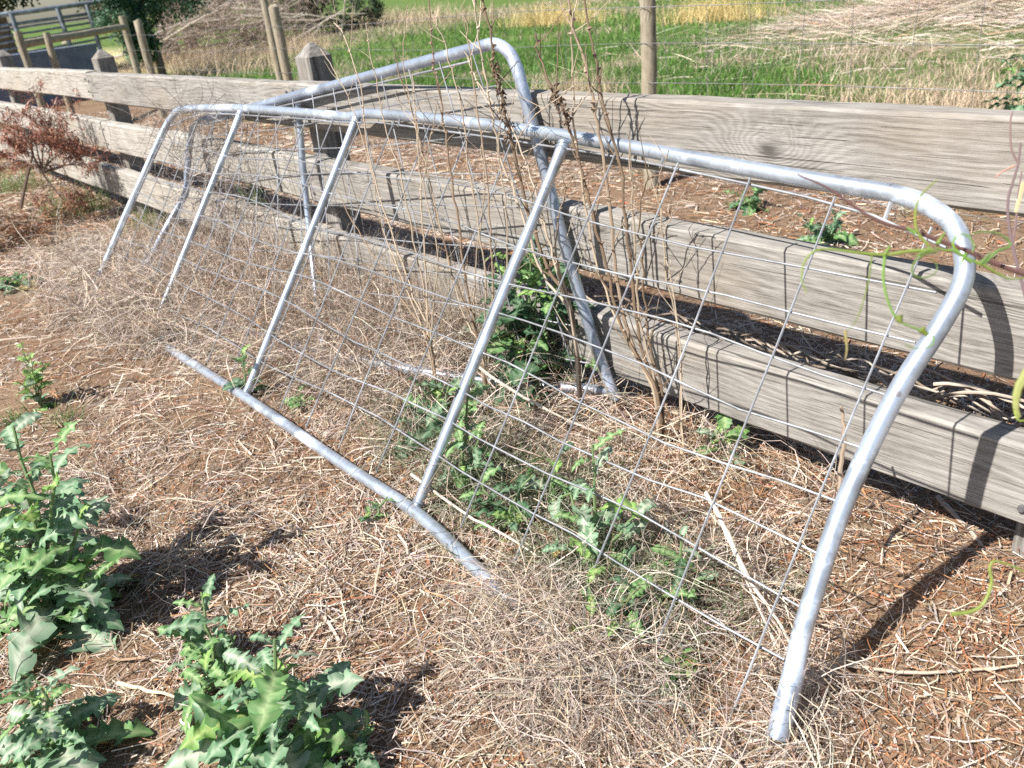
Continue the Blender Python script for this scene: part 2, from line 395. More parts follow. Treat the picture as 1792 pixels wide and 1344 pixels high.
def herb(u, v, label, n, sx, sy, h):
    p = px(u, v); nc = n // 22; k = rng.integers(0, nc, n); kx = rng.normal(0, sx, nc) + p[0]; ky = rng.normal(0, sy, nc) + p[1]
    x = kx[k] + rng.normal(0, .02, n); y = ky[k] + rng.normal(0, .02, n)
    o = strands('wiry_herb', np.stack([x, y, gh(x, y) + rng.uniform(0, .06, n)], 1), rng.uniform(0, 6.28, n), rng.normal(.7, .4, n), rng.uniform(.4, 1., n) * h, rng.uniform(.002, .0042, n), 6,
                rng.normal(0, 1.8, n), rng.normal(-1.4, .8, n), np.clip(HERB[rng.integers(0, 5, n)] * (1 + rng.normal(0, .15, (n, 1))), .02, .6), M_grass, roll=rng.uniform(-1.5, 1.5, n), wob=.15)
    return kind(o, 'stuff', label)
def climbing(u, v, label, n, sx, sy, lo, hi, w0=.0013, w1=.0027):
    p = px(u, v); nc = n // 14; k = rng.integers(0, nc, n); kx = rng.normal(0, sx, nc) + p[0]; ky = rng.normal(0, sy, nc) + p[1]
    x = kx[k] + rng.normal(0, .03, n); y = np.minimum(ky[k] + rng.normal(0, .03, n), 1.74)
    o = strands('dead_stem_mass', np.stack([x, y, gh(x, y) + rng.uniform(0, .12, n)], 1), rng.uniform(0, 6.28, n), rng.normal(1.05, .35, n), rng.uniform(lo, hi, n), rng.uniform(w0, w1, n), 8,
                rng.normal(0, 2.4, n), rng.normal(-1.0, 1.0, n), pick(n, [1.2, 3, 1.6, 3.6, 1.4, 1.1, .1, .05]), M_straw, roll=rng.uniform(-1.5, 1.5, n), wob=.2)
    return kind(o, 'stuff', label)
climbing(430, 545, 'grey dry stems climbing the mesh between the far uprights', 2600, .50, .15, .22, .6, .002, .0036)
climbing(640, 600, 'grey-brown dry stems climbing the mesh at the kinked part', 2400, .34, .15, .2, .55, .0016, .003)
climbing(820, 640, 'fine dry stems climbing the mesh left of the lush weed', 1300, .22, .13, .15, .45)
climbing(1000, 610, 'fine dry stems around the foot of the leaning gate end', 350, .16, .05, .12, .32)
herb(895, 850, 'grey-green wiry herb tangled in the mesh right of the middle upright', 2400, .17, .10, .20)
herb(1080, 1040, 'grey-green wiry herb matted below the near wires', 2200, .13, .09, .17)
herb(760, 740, 'grey-green herb left of the middle upright', 1100, .16, .09, .18)
herb(560, 545, 'dull green herb along the rail foot behind the far mesh', 900, .35, .08, .2)
thatch_at(15, 425, 'dark brown twig litter under the dead bush', 2600, .35, .22, .12, lmin=.08, lmax=.3, wmin=.003, wmax=.007, wt=[.1, .3, .5, .5, 2, 4, 1.2, .2])
thatch_at(268, 592, 'dry grass covering the far end of the nearer bottom pipe', 2600, .17, .06, .13, lmin=.12, lmax=.4, wmin=.0014, wmax=.003, ywind=1.3)
thatch_at(925, 1085, 'few dry strands lying over the near end of the bottom pipe', 800, .05, .035, .08, lmin=.1, lmax=.28, wmin=.001, wmax=.002)
thatch_at(180, 1010, 'dry stalk litter around the leafy weeds', 2200, .35, .20, .05, lmin=.1, lmax=.3, lift=.12, wmin=.0012, wmax=.003)

# ------------------------------------------------------------------ wooden fence
FY, TH = 1.80, .085
def board_mesh(L, h, t, seed, ends=.004):
    r = random.Random(seed); n = 26; v = []; f = []
    c = .009
    prof = [(-t / 2 + c, -h / 2), (t / 2 - c, -h / 2), (t / 2, -h / 2 + c), (t / 2, h / 2 - c), (t / 2 - c, h / 2), (-t / 2 + c, h / 2), (-t / 2, h / 2 - c), (-t / 2, -h / 2 + c)]
    a1, a2, p1, p2 = r.uniform(.001, .004), r.uniform(.001, .004), r.uniform(0, 6), r.uniform(0, 6)
    for i in range(n + 1):
        x = L * i / n; dz = a1 * math.sin(x * 1.7 + p1) ; dy = a2 * math.sin(x * 2.1 + p2)
        for (y, z) in prof:
            v.append((x + (r.uniform(-ends, ends) if i in (0, n) else 0), y + dy + r.uniform(-.0012, .0012), z + dz + r.uniform(-.0015, .0015)))
    m = len(prof)
    f = [(i * m + k, (i + 1) * m + k, (i + 1) * m + (k + 1) % m, i * m + (k + 1) % m) for i in range(n) for k in range(m)]
    f += [tuple(range(m)), tuple(n * m + k for k in range(m - 1, -1, -1))]
    me = bpy.data.meshes.new('rail'); me.from_pydata(v, [], f); me.update(); return me
POSTS = [-12.9, -9.84, -6.73, -3.64, -.455, 2.6]
fence = thing('wooden_fence', 'weathered grey post and rail fence of wide boards running behind the gates', 'fence', (0, FY, 0))
RZ = [(.861, 1.053), (.514, .716), (.167, .370)]
for b in range(len(POSTS) - 1):
    for r_, (z0, z1) in enumerate(RZ):
        x0, x1 = POSTS[b] + .003, POSTS[b + 1] - .003
        o = link('rail', board_mesh(x1 - x0, z1 - z0, TH + random.uniform(-.004, .004), b * 7 + r_), M_wood2 if b < 2 or (b == 2 and r_ > 0) else M_woodk if (b == 3 and r_ == 0) else M_wood, fence)
        o.location = (x0, TH / 2, (z0 + z1) / 2 + random.uniform(-.004, .004))
        o.rotation_euler = (random.uniform(-.012, .012), random.uniform(-.0015, .0015), 0)
def post_mesh(w, h, sink=.15):
    c = .008; a = w / 2; ring = [(-a + c, -a), (a - c, -a), (a, -a + c), (a, a - c), (a - c, a), (-a + c, a), (-a, a - c), (-a, -a + c)]
    v = [(x, y, -sink) for x, y in ring] + [(x, y, h * .5) for x, y in ring] + [(x, y, h - .055) for x, y in ring] + [(x * .18, y * .18, h) for x, y in ring]
    m = 8; f = [(i * m + k, i * m + (k + 1) % m, (i + 1) * m + (k + 1) % m, (i + 1) * m + k) for i in range(3) for k in range(m)]
    f += [tuple(range(m - 1, -1, -1)), tuple(3 * m + k for k in range(m))]
    me = bpy.data.meshes.new('post'); me.from_pydata(v, [], f); me.update()
    # grain runs up the post: turn the mesh so local X is the length
    return me
def post_obj(x, y, w, h, parent, mat):
    me = post_mesh(w, h); me.transform(Matrix.Rotation(math.radians(90), 4, 'Y'))     # length along local +X
    o = link('post', me, mat, parent); o.location = (x, y, 0); o.rotation_euler = (0, math.radians(-90), 0); return o
for i, x in enumerate(POSTS):
    post_obj(x, TH + .064, .125, 1.187 + (.012 if i % 2 else 0), fence, M_post)
bolt = MB(); bolt.tube([(0, -.004, 0), (0, .02, 0)], .008, 8)
bm_ = bolt.mesh('bolt')
for o in [c for c in fence.children if c.name.startswith('rail')]:
    L_ = max(v.co.x for v in o.data.vertices); fy = min(v.co.y for v in o.data.vertices)
    for xx in (.034, L_ - .034):
        for zz in (-.045, .05):
            b_ = link('bolt', bm_, M_thin, o); b_.location = (xx, fy + .001, zz + random.uniform(-.012, .012))

# ------------------------------------------------------------------ front gate
GV = np.array([0, .606, .795])
def gp(s, t, off=0.): return np.array([s, 1.02 + .606 * t - .795 * off, .026 + .795 * t + .606 * off])
gate = thing('farm_gate', 'nearer galvanised mesh farm gate with kinked top pipe leaning toward the fence', 'gate', tuple(gp(-2.8, 0)))
def gpart(name, pts, r, mat=M_galv, parent=None, n=16, flat=1.):
    q = parent if parent is not None else gate
    mb = MB(); mb.tube([Vector(p) - q.location for p in pts], r, n, flat=flat); return mb.build(name, mat, q)
RP = .0192
end_ctrl = [gp(-.606, .04), gp(-.619, .13), gp(-.634, .207), gp(-.643, .30), gp(-.655, .475), gp(-.644, .70), gp(-.617, .852), gp(-.607, .945), gp(-.623, 1.004), gp(-.665, 1.062), gp(-.735, 1.098), gp(-.81, 1.113)]
ep = gpart('end_pipe', smooth_path(end_ctrl, 5), RP)
col_ = MB(); cp = [gp(-.602, .012), gp(-.607, .045), gp(-.6195, .133), gp(-.622, .150)]
col_.tube([Vector(p) - gate.location for p in smooth_path(cp, 3)], .0212, 16); col_.build('pipe_sleeve', M_galv2, gate)
top_ctrl = [gp(-.81, 1.113), gp(-1.02, 1.122), gp(-1.36, 1.142), gp(-1.80, 1.167), gp(-2.337, 1.182), gp(-2.75, 1.183), gp(-2.93, 1.178), gp(-3.0, 1.163)]
gpart('top_pipe', smooth_path(top_ctrl, 5), RP)
top2 = [gp(-2.985, 1.164), gp(-3.05, 1.158), gp(-3.26, 1.159), gp(-3.97, 1.150), gp(-4.5, 1.126), gp(-4.70, 1.112), gp(-4.775, 1.095), gp(-4.83, 1.045), gp(-4.858, .98), gp(-4.878, .87)]
gpart('top_pipe', smooth_path(top2, 5), RP)
gpart('end_pipe', [gp(-4.878, .87), gp(-4.925, .5), gp(-4.955, .10), gp(-4.96, 0)], RP * .94)
bot = [onZ(300, 612, .026), onZ(440, 702, .03), onZ(600, 812, .03), onZ(735, 902, .028), onZ(865, 1026, .028), onZ(960, 1105, .022), np.array([-.9, 1.02, -.03]), np.array([-.66, 1.07, -.03])]
bot = [gp(-4.96, 0), gp(-4.6, -.01)] + bot
gpart('bottom_pipe', smooth_path(bot, 4), RP)
for (b, t_) in [((-1.795, .0), (-1.795, 1.145)), ((-2.955, .0), (-2.955, 1.155)), ((-4.0, 0.), (-3.985, 1.13))]:
    pts = [gp(b[0] + (t_[0] - b[0]) * k, b[1] + (t_[1] - b[1]) * k, .004) for k in (0, .04, .08, .5, .90, .945, 1.)]
    o = gpart('upright', pts, [.016, .0152, .0148, .0148, .0148, .0165, .0185], M_galv)
    for q in (0.012, .985):
        w_ = MB(); cpt = Vector(gp(b[0] + (t_[0] - b[0]) * q, t_[1] * q, .004)) - gate.location; ax = Vector((0, .606, .795))
        e1 = Vector((1, 0, 0)); e2 = ax.cross(e1); rr_ = .0165 if q < .5 else .019
        w_.tube([cpt + (e1 * math.cos(a) + e2 * math.sin(a)) * rr_ + ax * random.uniform(-.002, .002) for a in np.linspace(0, 6.28, 17)], [.0032 * random.uniform(.75, 1.25) for _ in range(17)], 6); w_.build('weld_bead', M_galv2, o)
def ttop(s): return np.interp(-s, [.6, .7, .91, 1.13, 1.35, 1.57, 2.2, 2.9, 3.0, 3.3, 4.2, 4.5, 4.8], [.98, 1.037, 1.072, 1.09, 1.106, 1.121, 1.139, 1.149, 1.13, 1.131, 1.11, 1.09, 1.0])
s_ = -.70; k = 0
while s_ > -4.9:
    if min(abs(s_ + 1.795), abs(s_ + 2.955), abs(s_ + 3.99)) > .05 or True:
        e = random.uniform(-.016, .016); bw = random.gauss(0, .007)
        t0 = .02
        pts = [gp(s_ + e * (1 - q) + bw * math.sin(q * math.pi), t0 + (ttop(s_) + .012 - t0) * q, .012 + .004 * math.sin(q * 5 + k)) for q in np.linspace(0, 1, 7)]
        gpart('wire', pts, .0026, M_wire, n=6)
    s_ -= .2195; k += 1
HT = [.924, .819, .704, .592, .477, .366, .256, .151]
for j, t0 in enumerate(HT):
    pts = []
    for s_ in np.linspace(-.645, -4.9, 30):
        sag = .016 * math.sin(s_ * 2.1 + j * 1.7) + .009 * math.sin(s_ * 5.3 + j) + random.gauss(0, .0025)
        sag *= sstep(.0, .5, -s_ - .6)
        pts.append(gp(s_ if s_ < -.66 else s_, t0 + sag + .02 * (t0 / .9) * sstep(.9, 2.2, -s_) - .03 * sstep(3.2, 4.6, -s_) * t0, .006 + .004 * math.sin(s_ * 3 + j)))
    gpart('wire', pts, .0026, M_wire, n=6)
gpart('mesh_rod', [gp(s_, float(ttop(s_)), .004) for s_ in np.linspace(-.66, -4.78, 26)], .0034, M_wire, n=8)
for s_ in np.arange(-.8, -4.6, -.62):        # weld clips holding the mesh to the top pipe
    gpart('clip', [gp(s_, float(ttop(s_)) - .004, 0), gp(s_ + .004, float(ttop(s_)) + .035, .012)], .005, M_wire, n=6)
gpart('end_rod', [gp(s_, t_, .004) for s_, t_ in ((-4.80, .98), (-4.845, .8), (-4.885, .4), (-4.92, .1))], .0045, M_wire, n=6)

# ------------------------------------------------------------------ back gate, standing up behind it
BL = np.array([-4.668, 1.136, .03]); BR = np.array([-1.69, 1.765, .105]); TL = np.array([-4.78, 1.765, .83]); TR = onY(868, 72, 1.768)
gate2 = thing('farm_gate', 'second galvanised mesh gate with its raised rounded corner showing above the fence', 'gate', (-3.2, 1.5, 0))
def bil(a, b):   # a along (0 left .. 1 right), b up
    lo = BL + (BR - BL) * a; hi = TL + (TR - TL) * a; p = lo + (hi - lo) * b
    return p + np.array([0, .05 * math.sin(math.pi * b) * (1 - a), 0])
def g2part(name, pts, r, mat=M_galv2, n=14):
    mb = MB(); mb.tube([Vector(p) - gate2.location for p in pts], r, n); return mb.build(name, mat, gate2)
rt = [onY(1079, 700, 1.762), onY(1060, 655, 1.762), onY(1015, 520, 1.763), onY(975, 380, 1.764), onY(945, 265, 1.765), onY(916, 160, 1.766), onY(904, 118, 1.767), onY(889, 90, 1.767), onY(865, 77, 1.768), onY(838, 83, 1.768)]
g2part('end_pipe', smooth_path(rt, 5), RP)
g2part('top_pipe', smooth_path([onY(838, 83, 1.768), onY(700, 119, 1.768), onY(560, 156, 1.768), onY(420, 194, 1.768), onY(372, 207, 1.768)], 4), RP)
lt = [onY(372, 207, 1.768), onY(350, 212, 1.765), onY(338, 225, 1.758), onY(332, 255, 1.735), onY(328, 300, 1.69), onY(326, 335, 1.65), np.array(onY(312, 362, 1.56)), onY(285, 410, 1.43), onY(262, 455, 1.30), BL + np.array([0, 0, .03])]
g2part('end_pipe', smooth_path(lt, 5), RP * .95)
g2part('bottom_pipe', smooth_path([onZ(232, 524, .07), onZ(400, 570, .055), onZ(560, 616, .06), onZ(690, 642, .11), onZ(860, 668, .10), onY(1015, 680, 1.74), onY(1070, 686, 1.762)], 5), RP)
g2part('upright', [onY(522, 182, 1.765), onY(530, 290, 1.73), onY(541, 400, 1.68), onY(553, 520, 1.58), onZ(566, 612, .10)], .0145)
for a in np.linspace(.06, .96, 14):
    g2part('wire', [bil(a, b) - np.array([0, .018, 0]) for b in (0.02, .25, .5, .75, .985)], .0024, M_wire, 6)
for j, b in enumerate(np.linspace(.1, .88, 8)):
    g2part('wire', [bil(a, b) - np.array([0, .02 - .006 * math.sin(a * 9 + j), -.012 * math.sin(a * 7 + j * 2)]) for a in np.linspace(.02, .985, 18)], .0024, M_wire, 6)
g2part('mesh_rod', [bil(a, .965) - np.array([0, .012, 0]) for a in np.linspace(.04, .95, 12)], .004, M_wire, 8)

# ------------------------------------------------------------------ tall dead weeds growing through the gates
DK = [(.20, .145, .10), (.26, .19, .135), (.33, .255, .185)]; PL = [(.44, .36, .27), (.50, .42, .33), (.38, .31, .235)]
def dead_weed(label, base, stems, pale=.5, side=True):
    """stems: list of pixel polylines (bottom to top) with a depth plane"""
    root = thing('dead_weed', label, 'dead weed', tuple(base), 'tall dead weed stalks between the gates')
    for st in stems:
        pts, y0, y1, r0, tone, knob = st; r0 = r0 * .74
        m = len(pts); P3 = []
        for i, (u, v) in enumerate(pts):
            P3.append(onY(u, v, y0 + (y1 - y0) * i / (m - 1)))
        P3 = [np.array([base[0] * .5 + P3[0][0] * .5, (base[1] + P3[0][1]) / 2, gh(P3[0][0], P3[0][1]) - .01])] + P3 if P3[0][2] > .03 else P3
        path = smooth_path(P3, 5)
        path = [p + np.array([random.gauss(0, .0022), random.gauss(0, .002), 0]) for p in path]
        rr = [r0 * (1 - .62 * i / len(path)) for i in range(len(path))]
        c = random.choice(DK if tone else PL); mb = MB()
        mb.tube([Vector(p) - Vector(base) for p in path], rr, 6, c=c)
        # side twigs, leaf scars and dried seed heads
        for i in range(3, len(path) - 1):
            if random.random() < (.38 if knob else .22):
                d = Vector((random.gauss(0, 1), random.gauss(0, .7), random.uniform(.2, 1.2))).normalized(); L = random.uniform(.03, .16)
                p = Vector(path[i]) - Vector(base); q = [p, p + d * L * .5 + Vector((0, 0, .01)), p + d * L + Vector((0, 0, L * .35))]
                mb.tube(q, [r0 * .38, r0 * .28, r0 * .15], 4, c=c)
            if knob and knob[0] < i / len(path) < knob[1]:
                for _ in range(7):
                    d = Vector((random.gauss(0, 1), random.gauss(0, 1), random.gauss(0, 1))).normalized()
                    p = Vector(path[i]) - Vector(base) + d * random.uniform(.004, .012) + Vector((0, 0, random.uniform(-.015, .015)))
                    mb.tube([p, p + d * .004 + Vector((0, 0, .004)), p + d * .012], [.0016, .0036, .001], 5, c=random.choice([(.09, .06, .04), (.14, .10, .07), (.2, .15, .11)]))
            elif random.random() < .3:
                p = Vector(path[i]) - Vector(base); d = Vector((random.gauss(0, 1), random.gauss(0, 1), .3)).normalized()
                mb.tube([p, p + d * r0 * 2.2], [r0 * 1.1, r0 * .3], 5, c=c)
        mb.build('stem', M_stem, root)
    return root
bR = np.array([*onY(1152, 694, 1.70)[:2], .07])
dead_weed('tallest dark brown dead weed clump rising past the raised gate corner', bR, [
    ([(1148, 690), (1105, 600), (1078, 480), (1066, 350), (1049, 234), (1035, 167), (1022, 100), (1002, 50), (992, -30)], 1.70, 1.64, .0085, 1, None),
    ([(1155, 690), (1120, 600), (1098, 420), (1082, 285), (1056, 181), (1044, 110), (1032, 50), (1016, -30)], 1.71, 1.66, .0075, 1, None),
    ([(1150, 690), (1090, 580), (1062, 470), (1036, 368), (1019, 301), (1002, 241), (985, 191), (969, 161), (945, 100), (935, 58)], 1.69, 1.60, .0075, 1, (.62, .8)),
    ([(1152, 690), (1120, 560), (1112, 430), (1105, 330), (1100, 250)], 1.70, 1.67, .006, 0, None),
    ([(1160, 692), (1140, 620), (1128, 540), (1122, 440), (1117, 400), (1130, 320), (1160, 305)], 1.71, 1.62, .0055, 1, None),
    ([(1146, 690), (1100, 600), (1050, 480), (1020, 330), (1004, 200), (1000, 90), (1003, 20)], 1.69, 1.64, .006, 0, None)])
bM = np.array([*onY(1010, 575, 1.66)[:2], .06])
dead_weed('dead weed with dark clustered seed heads in front of the raised gate corner', bM, [
    ([(1003, 560), (960, 470), (930, 390), (907, 301), (892, 234), (878, 174), (867, 127), (860, 67), (838, -20)], 1.66, 1.58, .0085, 1, (.52, .80)),
    ([(1000, 560), (950, 480), (915, 380), (880, 290), (862, 207), (855, 160), (838, 67), (829, -20)], 1.655, 1.57, .0065, 0, None),
    ([(1000, 560), (975, 480), (955, 400), (935, 330), (900, 230), (870, 190), (835, 140), (812, 90)], 1.65, 1.60, .0055, 0, None),
    ([(1003, 562), (968, 440), (925, 330), (905, 260), (930, 210), (985, 165), (1004, 150)], 1.66, 1.60, .004, 0, None),
    ([(1000, 560), (985, 500), (972, 430), (985, 350), (1006, 300)], 1.66, 1.62, .005, 1, None)])
bC = np.array([*onY(842, 612, 1.50)[:2], .02])
dead_weed('loose clump of thin brown dead stalks rising through the middle of the mesh', bC, [
    ([(840, 610), (820, 520), (801, 385), (788, 301), (778, 217), (768, 150), (757, 94), (750, -20)], 1.50, 1.52, .0062, 1, None),
    ([(846, 610), (850, 500), (838, 400), (820, 290), (805, 174), (782, 90), (758, 20)], 1.50, 1.53, .005, 0, None),
    ([(846, 612), (862, 520), (858, 400), (850, 300), (835, 190), (822, 90), (814, 30)], 1.51, 1.54, .0052, 1, None),
    ([(842, 612), (800, 500), (770, 400), (747, 301), (727, 217), (700, 130), (687, 85)], 1.49, 1.52, .005, 1, None),
    ([(850, 612), (880, 520), (888, 420), (880, 330), (872, 260), (880, 190)], 1.51, 1.55, .0045, 0, None),
    ([(838, 612), (830, 540), (836, 440), (848, 330), (842, 250)], 1.50, 1.54, .0045, 0, None),
    ([(842, 612), (815, 560), (780, 440), (755, 330), (735, 250), (715, 170), (705, 90), (712, 10)], 1.49, 1.52, .0038, 0, None)])
bL = np.array([*onY(752, 598, 1.42)[:2], .02])
dead_weed('pale straw-coloured dead stalks leaning left behind the kink in the gate pipe', bL, [
    ([(752, 598), (725, 520), (690, 420), (660, 330), (640, 240), (632, 150), (600, 60), (585, 40)], 1.42, 1.50, .0052, 0, None),
    ([(755, 598), (740, 500), (720, 400), (700, 300), (672, 215), (655, 120), (640, 40)], 1.42, 1.51, .0048, 0, None),
    ([(750, 598), (700, 520), (650, 440), (612, 380), (590, 330)], 1.41, 1.47, .0046, 1, None),
    ([(752, 598), (745, 480), (738, 380), (735, 300), (728, 210), (722, 130)], 1.42, 1.51, .0048, 0, None),
    ([(748, 598), (700, 480), (670, 400), (650, 300), (620, 200), (590, 130), (560, 85)], 1.41, 1.50, .0036, 0, None),
    ([(756, 600), (760, 520), (765, 430), (742, 330), (752, 250), (765, 180)], 1.42, 1.50, .0042, 0, None)])
bF = np.array([*onY(1195, 640, 1.68)[:2], .06])
dead_weed('short thin dead twig plant in front of the middle rail', bF, [
    ([(1190, 640), (1182, 560), (1165, 470), (1158, 380), (1150, 330), (1168, 262)], 1.69, 1.66, .004, 0, None),
    ([(1192, 640), (1176, 500), (1160, 420), (1180, 370), (1195, 340)], 1.69, 1.66, .003, 0, None)])

# long fallen stalks
def stick(name, label, cat, pts, r, tone, group=None, forks=()):
    base = Vector(pts[0]); P = smooth_path(pts, 5); P = [p + np.array([random.gauss(0, .0015), random.gauss(0, .0015), random.gauss(0, .001)]) for p in P]
    mb = MB(); mb.tube([Vector(p) - base for p in P], [r * (1 - .5 * i / len(P)) * random.uniform(.92, 1.08) for i in range(len(P))], 7, c=tone)
    for q in forks: mb.tube([Vector(p) - base for p in smooth_path(q, 4)], [r * .6, *[r * .45] * (len(q) * 4 - 5), r * .3][:len(smooth_path(q, 4))], 6, c=tone)
    o = mb.build(name, M_stem, None); o.location = base; return tag(o, label, cat, group)
PALE = (.60, .53, .45); BR_ = (.30, .235, .18)
stick('fallen_stalk', 'long pale stalk arching across the middle upright to the fence foot', 'stalk', [onZ(835, 640, .30), onZ(900, 685, .22), onZ(1000, 738, .12), onZ(1090, 772, .06), onZ(1165, 788, .03)], .005, PALE)
stick('fallen_stalk', 'bent pale stalk over the green weeds left of the middle upright', 'stalk', [onZ(662, 648, .03), onZ(700, 632, .09), onZ(755, 616, .14), onZ(800, 630, .12), onZ(850, 660, .06)], .0042, PALE)
stick('fallen_stalk', 'pale forked stalk leaning from the mesh down to the gate foot', 'stalk', [onZ(1236, 862, .22), onZ(1275, 935, .18), onZ(1315, 1020, .13), onZ(1360, 1085, .08), onZ(1400, 1150, .03)], .0052, PALE, forks=[[onZ(1240, 868, .22), onZ(1290, 980, .15), onZ(1335, 1080, .08), onZ(1372, 1150, .02)]])
stick('fallen_stalk', 'bleached stalk lying along the mesh below the middle upright', 'stalk', [onZ(720, 830, .05), onZ(800, 890, .07), onZ(880, 935, .07), onZ(985, 1000, .04)], .0045, PALE)
stick('fallen_stalk', 'pale stalk lying on the straw beside the leafy weeds at the bottom', 'stalk', [onZ(205, 1195, .012), onZ(270, 1212, .015), onZ(330, 1225, .012)], .005, (.62, .52, .38))
stick('dry_twig', 'dark forked twig standing against the gate end pipe', 'twig', [onZ(1472, 890, .23), onZ(1470, 830, .30), onZ(1478, 770, .38), onZ(1473, 712, .45)], .0065, BR_, forks=[[onZ(1462, 858, .27), onZ(1425, 875, .24), onZ(1385, 915, .15), onZ(1330, 950, .06)]])
stick('dry_twig', 'curved pale twig on the litter right of the gate foot', 'twig', [onZ(1442, 1168, .02), onZ(1465, 1160, .03), onZ(1530, 1172, .02), onZ(1620, 1178, .02), onZ(1780, 1165, .015)], .005, (.50, .41, .32))
stick('dry_twig', 'long twig lying along the ground under the bottom rail', 'twig', [onZ(1140, 690, .04), onZ(1220, 742, .035), onZ(1300, 790, .03), onZ(1410, 835, .03), onZ(1500, 870, .02)], .008, (.36, .30, .25))
stick('dry_twig', 'grey twig running toward the fence post at the right edge', 'twig', [onZ(1640, 868, .03), onZ(1690, 920, .02), onZ(1730, 965, .015)], .007, (.40, .34, .29))
for i in range(44):
    u = random.uniform(1180, 1800); v = np.interp(u, [1180, 1800], [560, 735]) + random.uniform(-25, 20)
    p = onZ(u, v, .03); a = random.gauss(math.pi, .35) + random.choice((0, math.pi)); L = random.uniform(.2, .65); p[1] = min(max(p[1], 1.97), 2.45)
    d = np.array([math.cos(a), math.sin(a) * .5, 0]); P_ = [p + d * L * q + np.array([random.gauss(0, .012), random.gauss(0, .012), random.uniform(.0, .11)]) for q in (0, .35, .7, 1.)]
    for q in P_: q[1] = max(q[1], 1.95)
    stick('dead_stick', 'thin dead stick lying in the pile behind the bottom rail', 'stick', P_, random.uniform(.003, .007), random.choice([(.42, .35, .29), (.32, .26, .21), (.22, .175, .14), (.48, .42, .35)]), 'dead sticks heaped behind the bottom rail')

# fine grey twig tangle caught on the far gate ends
n = 900
bx = rng.normal(0, 1, n) * .32 - 4.45; by = rng.normal(0, .09, n) + 1.66; bz = rng.uniform(.2, .95, n)
o = strands('twig_tangle', np.stack([bx, by, bz], 1), rng.uniform(0, 6.28, n), rng.normal(0, .7, n), rng.uniform(.1, .4, n), rng.uniform(.002, .0045, n), 6, rng.normal(0, 2.6, n), rng.normal(-.5, 1.4, n),
            np.clip(np.array([(.30, .26, .23)]) * (1 + rng.normal(0, .3, (n, 1))), .03, .6) * np.ones((n, 3)), M_straw, roll=rng.uniform(-1.5, 1.5, n), wob=.18)
kind(o, 'stuff', 'fine grey twigs tangled round the far gate ends')

# ------------------------------------------------------------------ leafy weeds
def leaf_mesh(seed, L=1., Wd=.24, teeth=7, droop=.5, fold=.3, ruffle=.075, lob=.6, tint=(.085, .20, .085)):
    """long pinnately lobed leaf: backswept pointed lobes either side of a pale midrib"""
    r = random.Random(seed); v = []; c = []; st = [(0., .05, 0.), (.08, .07, 0.)]
    for i in range(teeth):
        u0 = .10 + .80 * i / teeth; du = .80 / teeth; uc = u0 + du * .5
        shape = (.42 + .58 * math.sin(min(1., uc * 1.02) * math.pi * .82) ** 1.3) * (1 if uc < .8 else 1 - (uc - .8) * 1.6)
        j = r.uniform(.8, 1.15)
        st += [(u0 + du * .04, shape * (1 - lob), 0.), (u0 + du * .22, shape * .80 * j, .5), (u0 + du * .42, shape * 1.0 * j, .8), (u0 + du * .70, shape * .86 * j, .3), (u0 + du * .90, shape * (1 - lob * .8), 0.)]
    st += [(.93, .30, 0.), (.97, .17, 0.), (1., .015, 0.)]
    rib = (min(1, tint[0] * 2.4 + .09), min(1, tint[1] * 1.6 + .08), min(1, tint[2] * 2.0 + .07))
    for i, (u, w, b) in enumerate(st):
        ang = droop * (u ** 1.5) * 1.5; x = L * (math.sin(ang) / ang if ang > 1e-3 else 1.) * u; z = -L * u * (1 - math.cos(ang)) / max(ang, 1e-3)
        tw = .35 * math.sin(u * 3 + seed)
        for q in (-1., -.5, -.055, .055, .5, 1.):
            hw = w * Wd * L * q * (1. if abs(q) < 1 else r.uniform(.85, 1.15))
            zz = abs(hw) * fold + ruffle * L * abs(q) ** 1.5 * math.sin(u * 26 + seed * 2 + (1.6 if q > 0 else 0)) * w + hw * tw
            if abs(q) < .1: hw = .012 * L * (1.15 - u) * (1 if q > 0 else -1)
            v.append((x - .055 * L * abs(q) ** 2 * b, hw, z + zz + (.008 * L if abs(q) < .1 else 0)))
            k = .85 if abs(q) < .1 else ((.05 + .38 * b) if abs(q) < .6 else .08 * b); f_ = r.uniform(.80, 1.2)
            c.append(tuple((tint[n_] * (1 - k) + rib[n_] * k) * f_ for n_ in range(3)))
    m = 6; f = [(i * m + k, (i + 1) * m + k, (i + 1) * m + k + 1, i * m + k + 1) for i in range(len(st) - 1) for k in range(m - 1)]
    me = mesh_np('leaf', np.array(v), np.array(f), np.array(c), smooth=True); me.materials.append(M_leaf); return me
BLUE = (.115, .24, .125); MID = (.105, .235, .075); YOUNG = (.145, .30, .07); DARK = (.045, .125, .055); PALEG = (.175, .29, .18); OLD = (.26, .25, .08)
LEAVES = {nm: [leaf_mesh(s * 13 + k, Wd=wd, teeth=te, droop=dr, lob=lo, tint=tn) for k, (wd, te, dr, lo) in enumerate([(.19, 7, .6, .60), (.165, 6, .95, .56), (.21, 7, .4, .52), (.155, 8, 1.2, .62), (.19, 6, .3, .60), (.225, 6, .8, .46), (.175, 7, .75, .54), (.14, 7, .5, .45)])]
          for s, (nm, tn) in enumerate([('blue', BLUE), ('mid', MID), ('young', YOUNG), ('dark', DARK), ('pale', PALEG), ('old', OLD)])}
SIMPLE = {nm: [leaf_mesh(100 + s * 7 + k, Wd=w_, teeth=5, droop=.5, lob=.12, ruffle=.02, tint=tn) for k, w_ in enumerate((.2, .28, .42))] for s, (nm, tn) in enumerate([('mid', MID), ('young', YOUNG), ('pale', PALEG), ('dark', DARK)])}
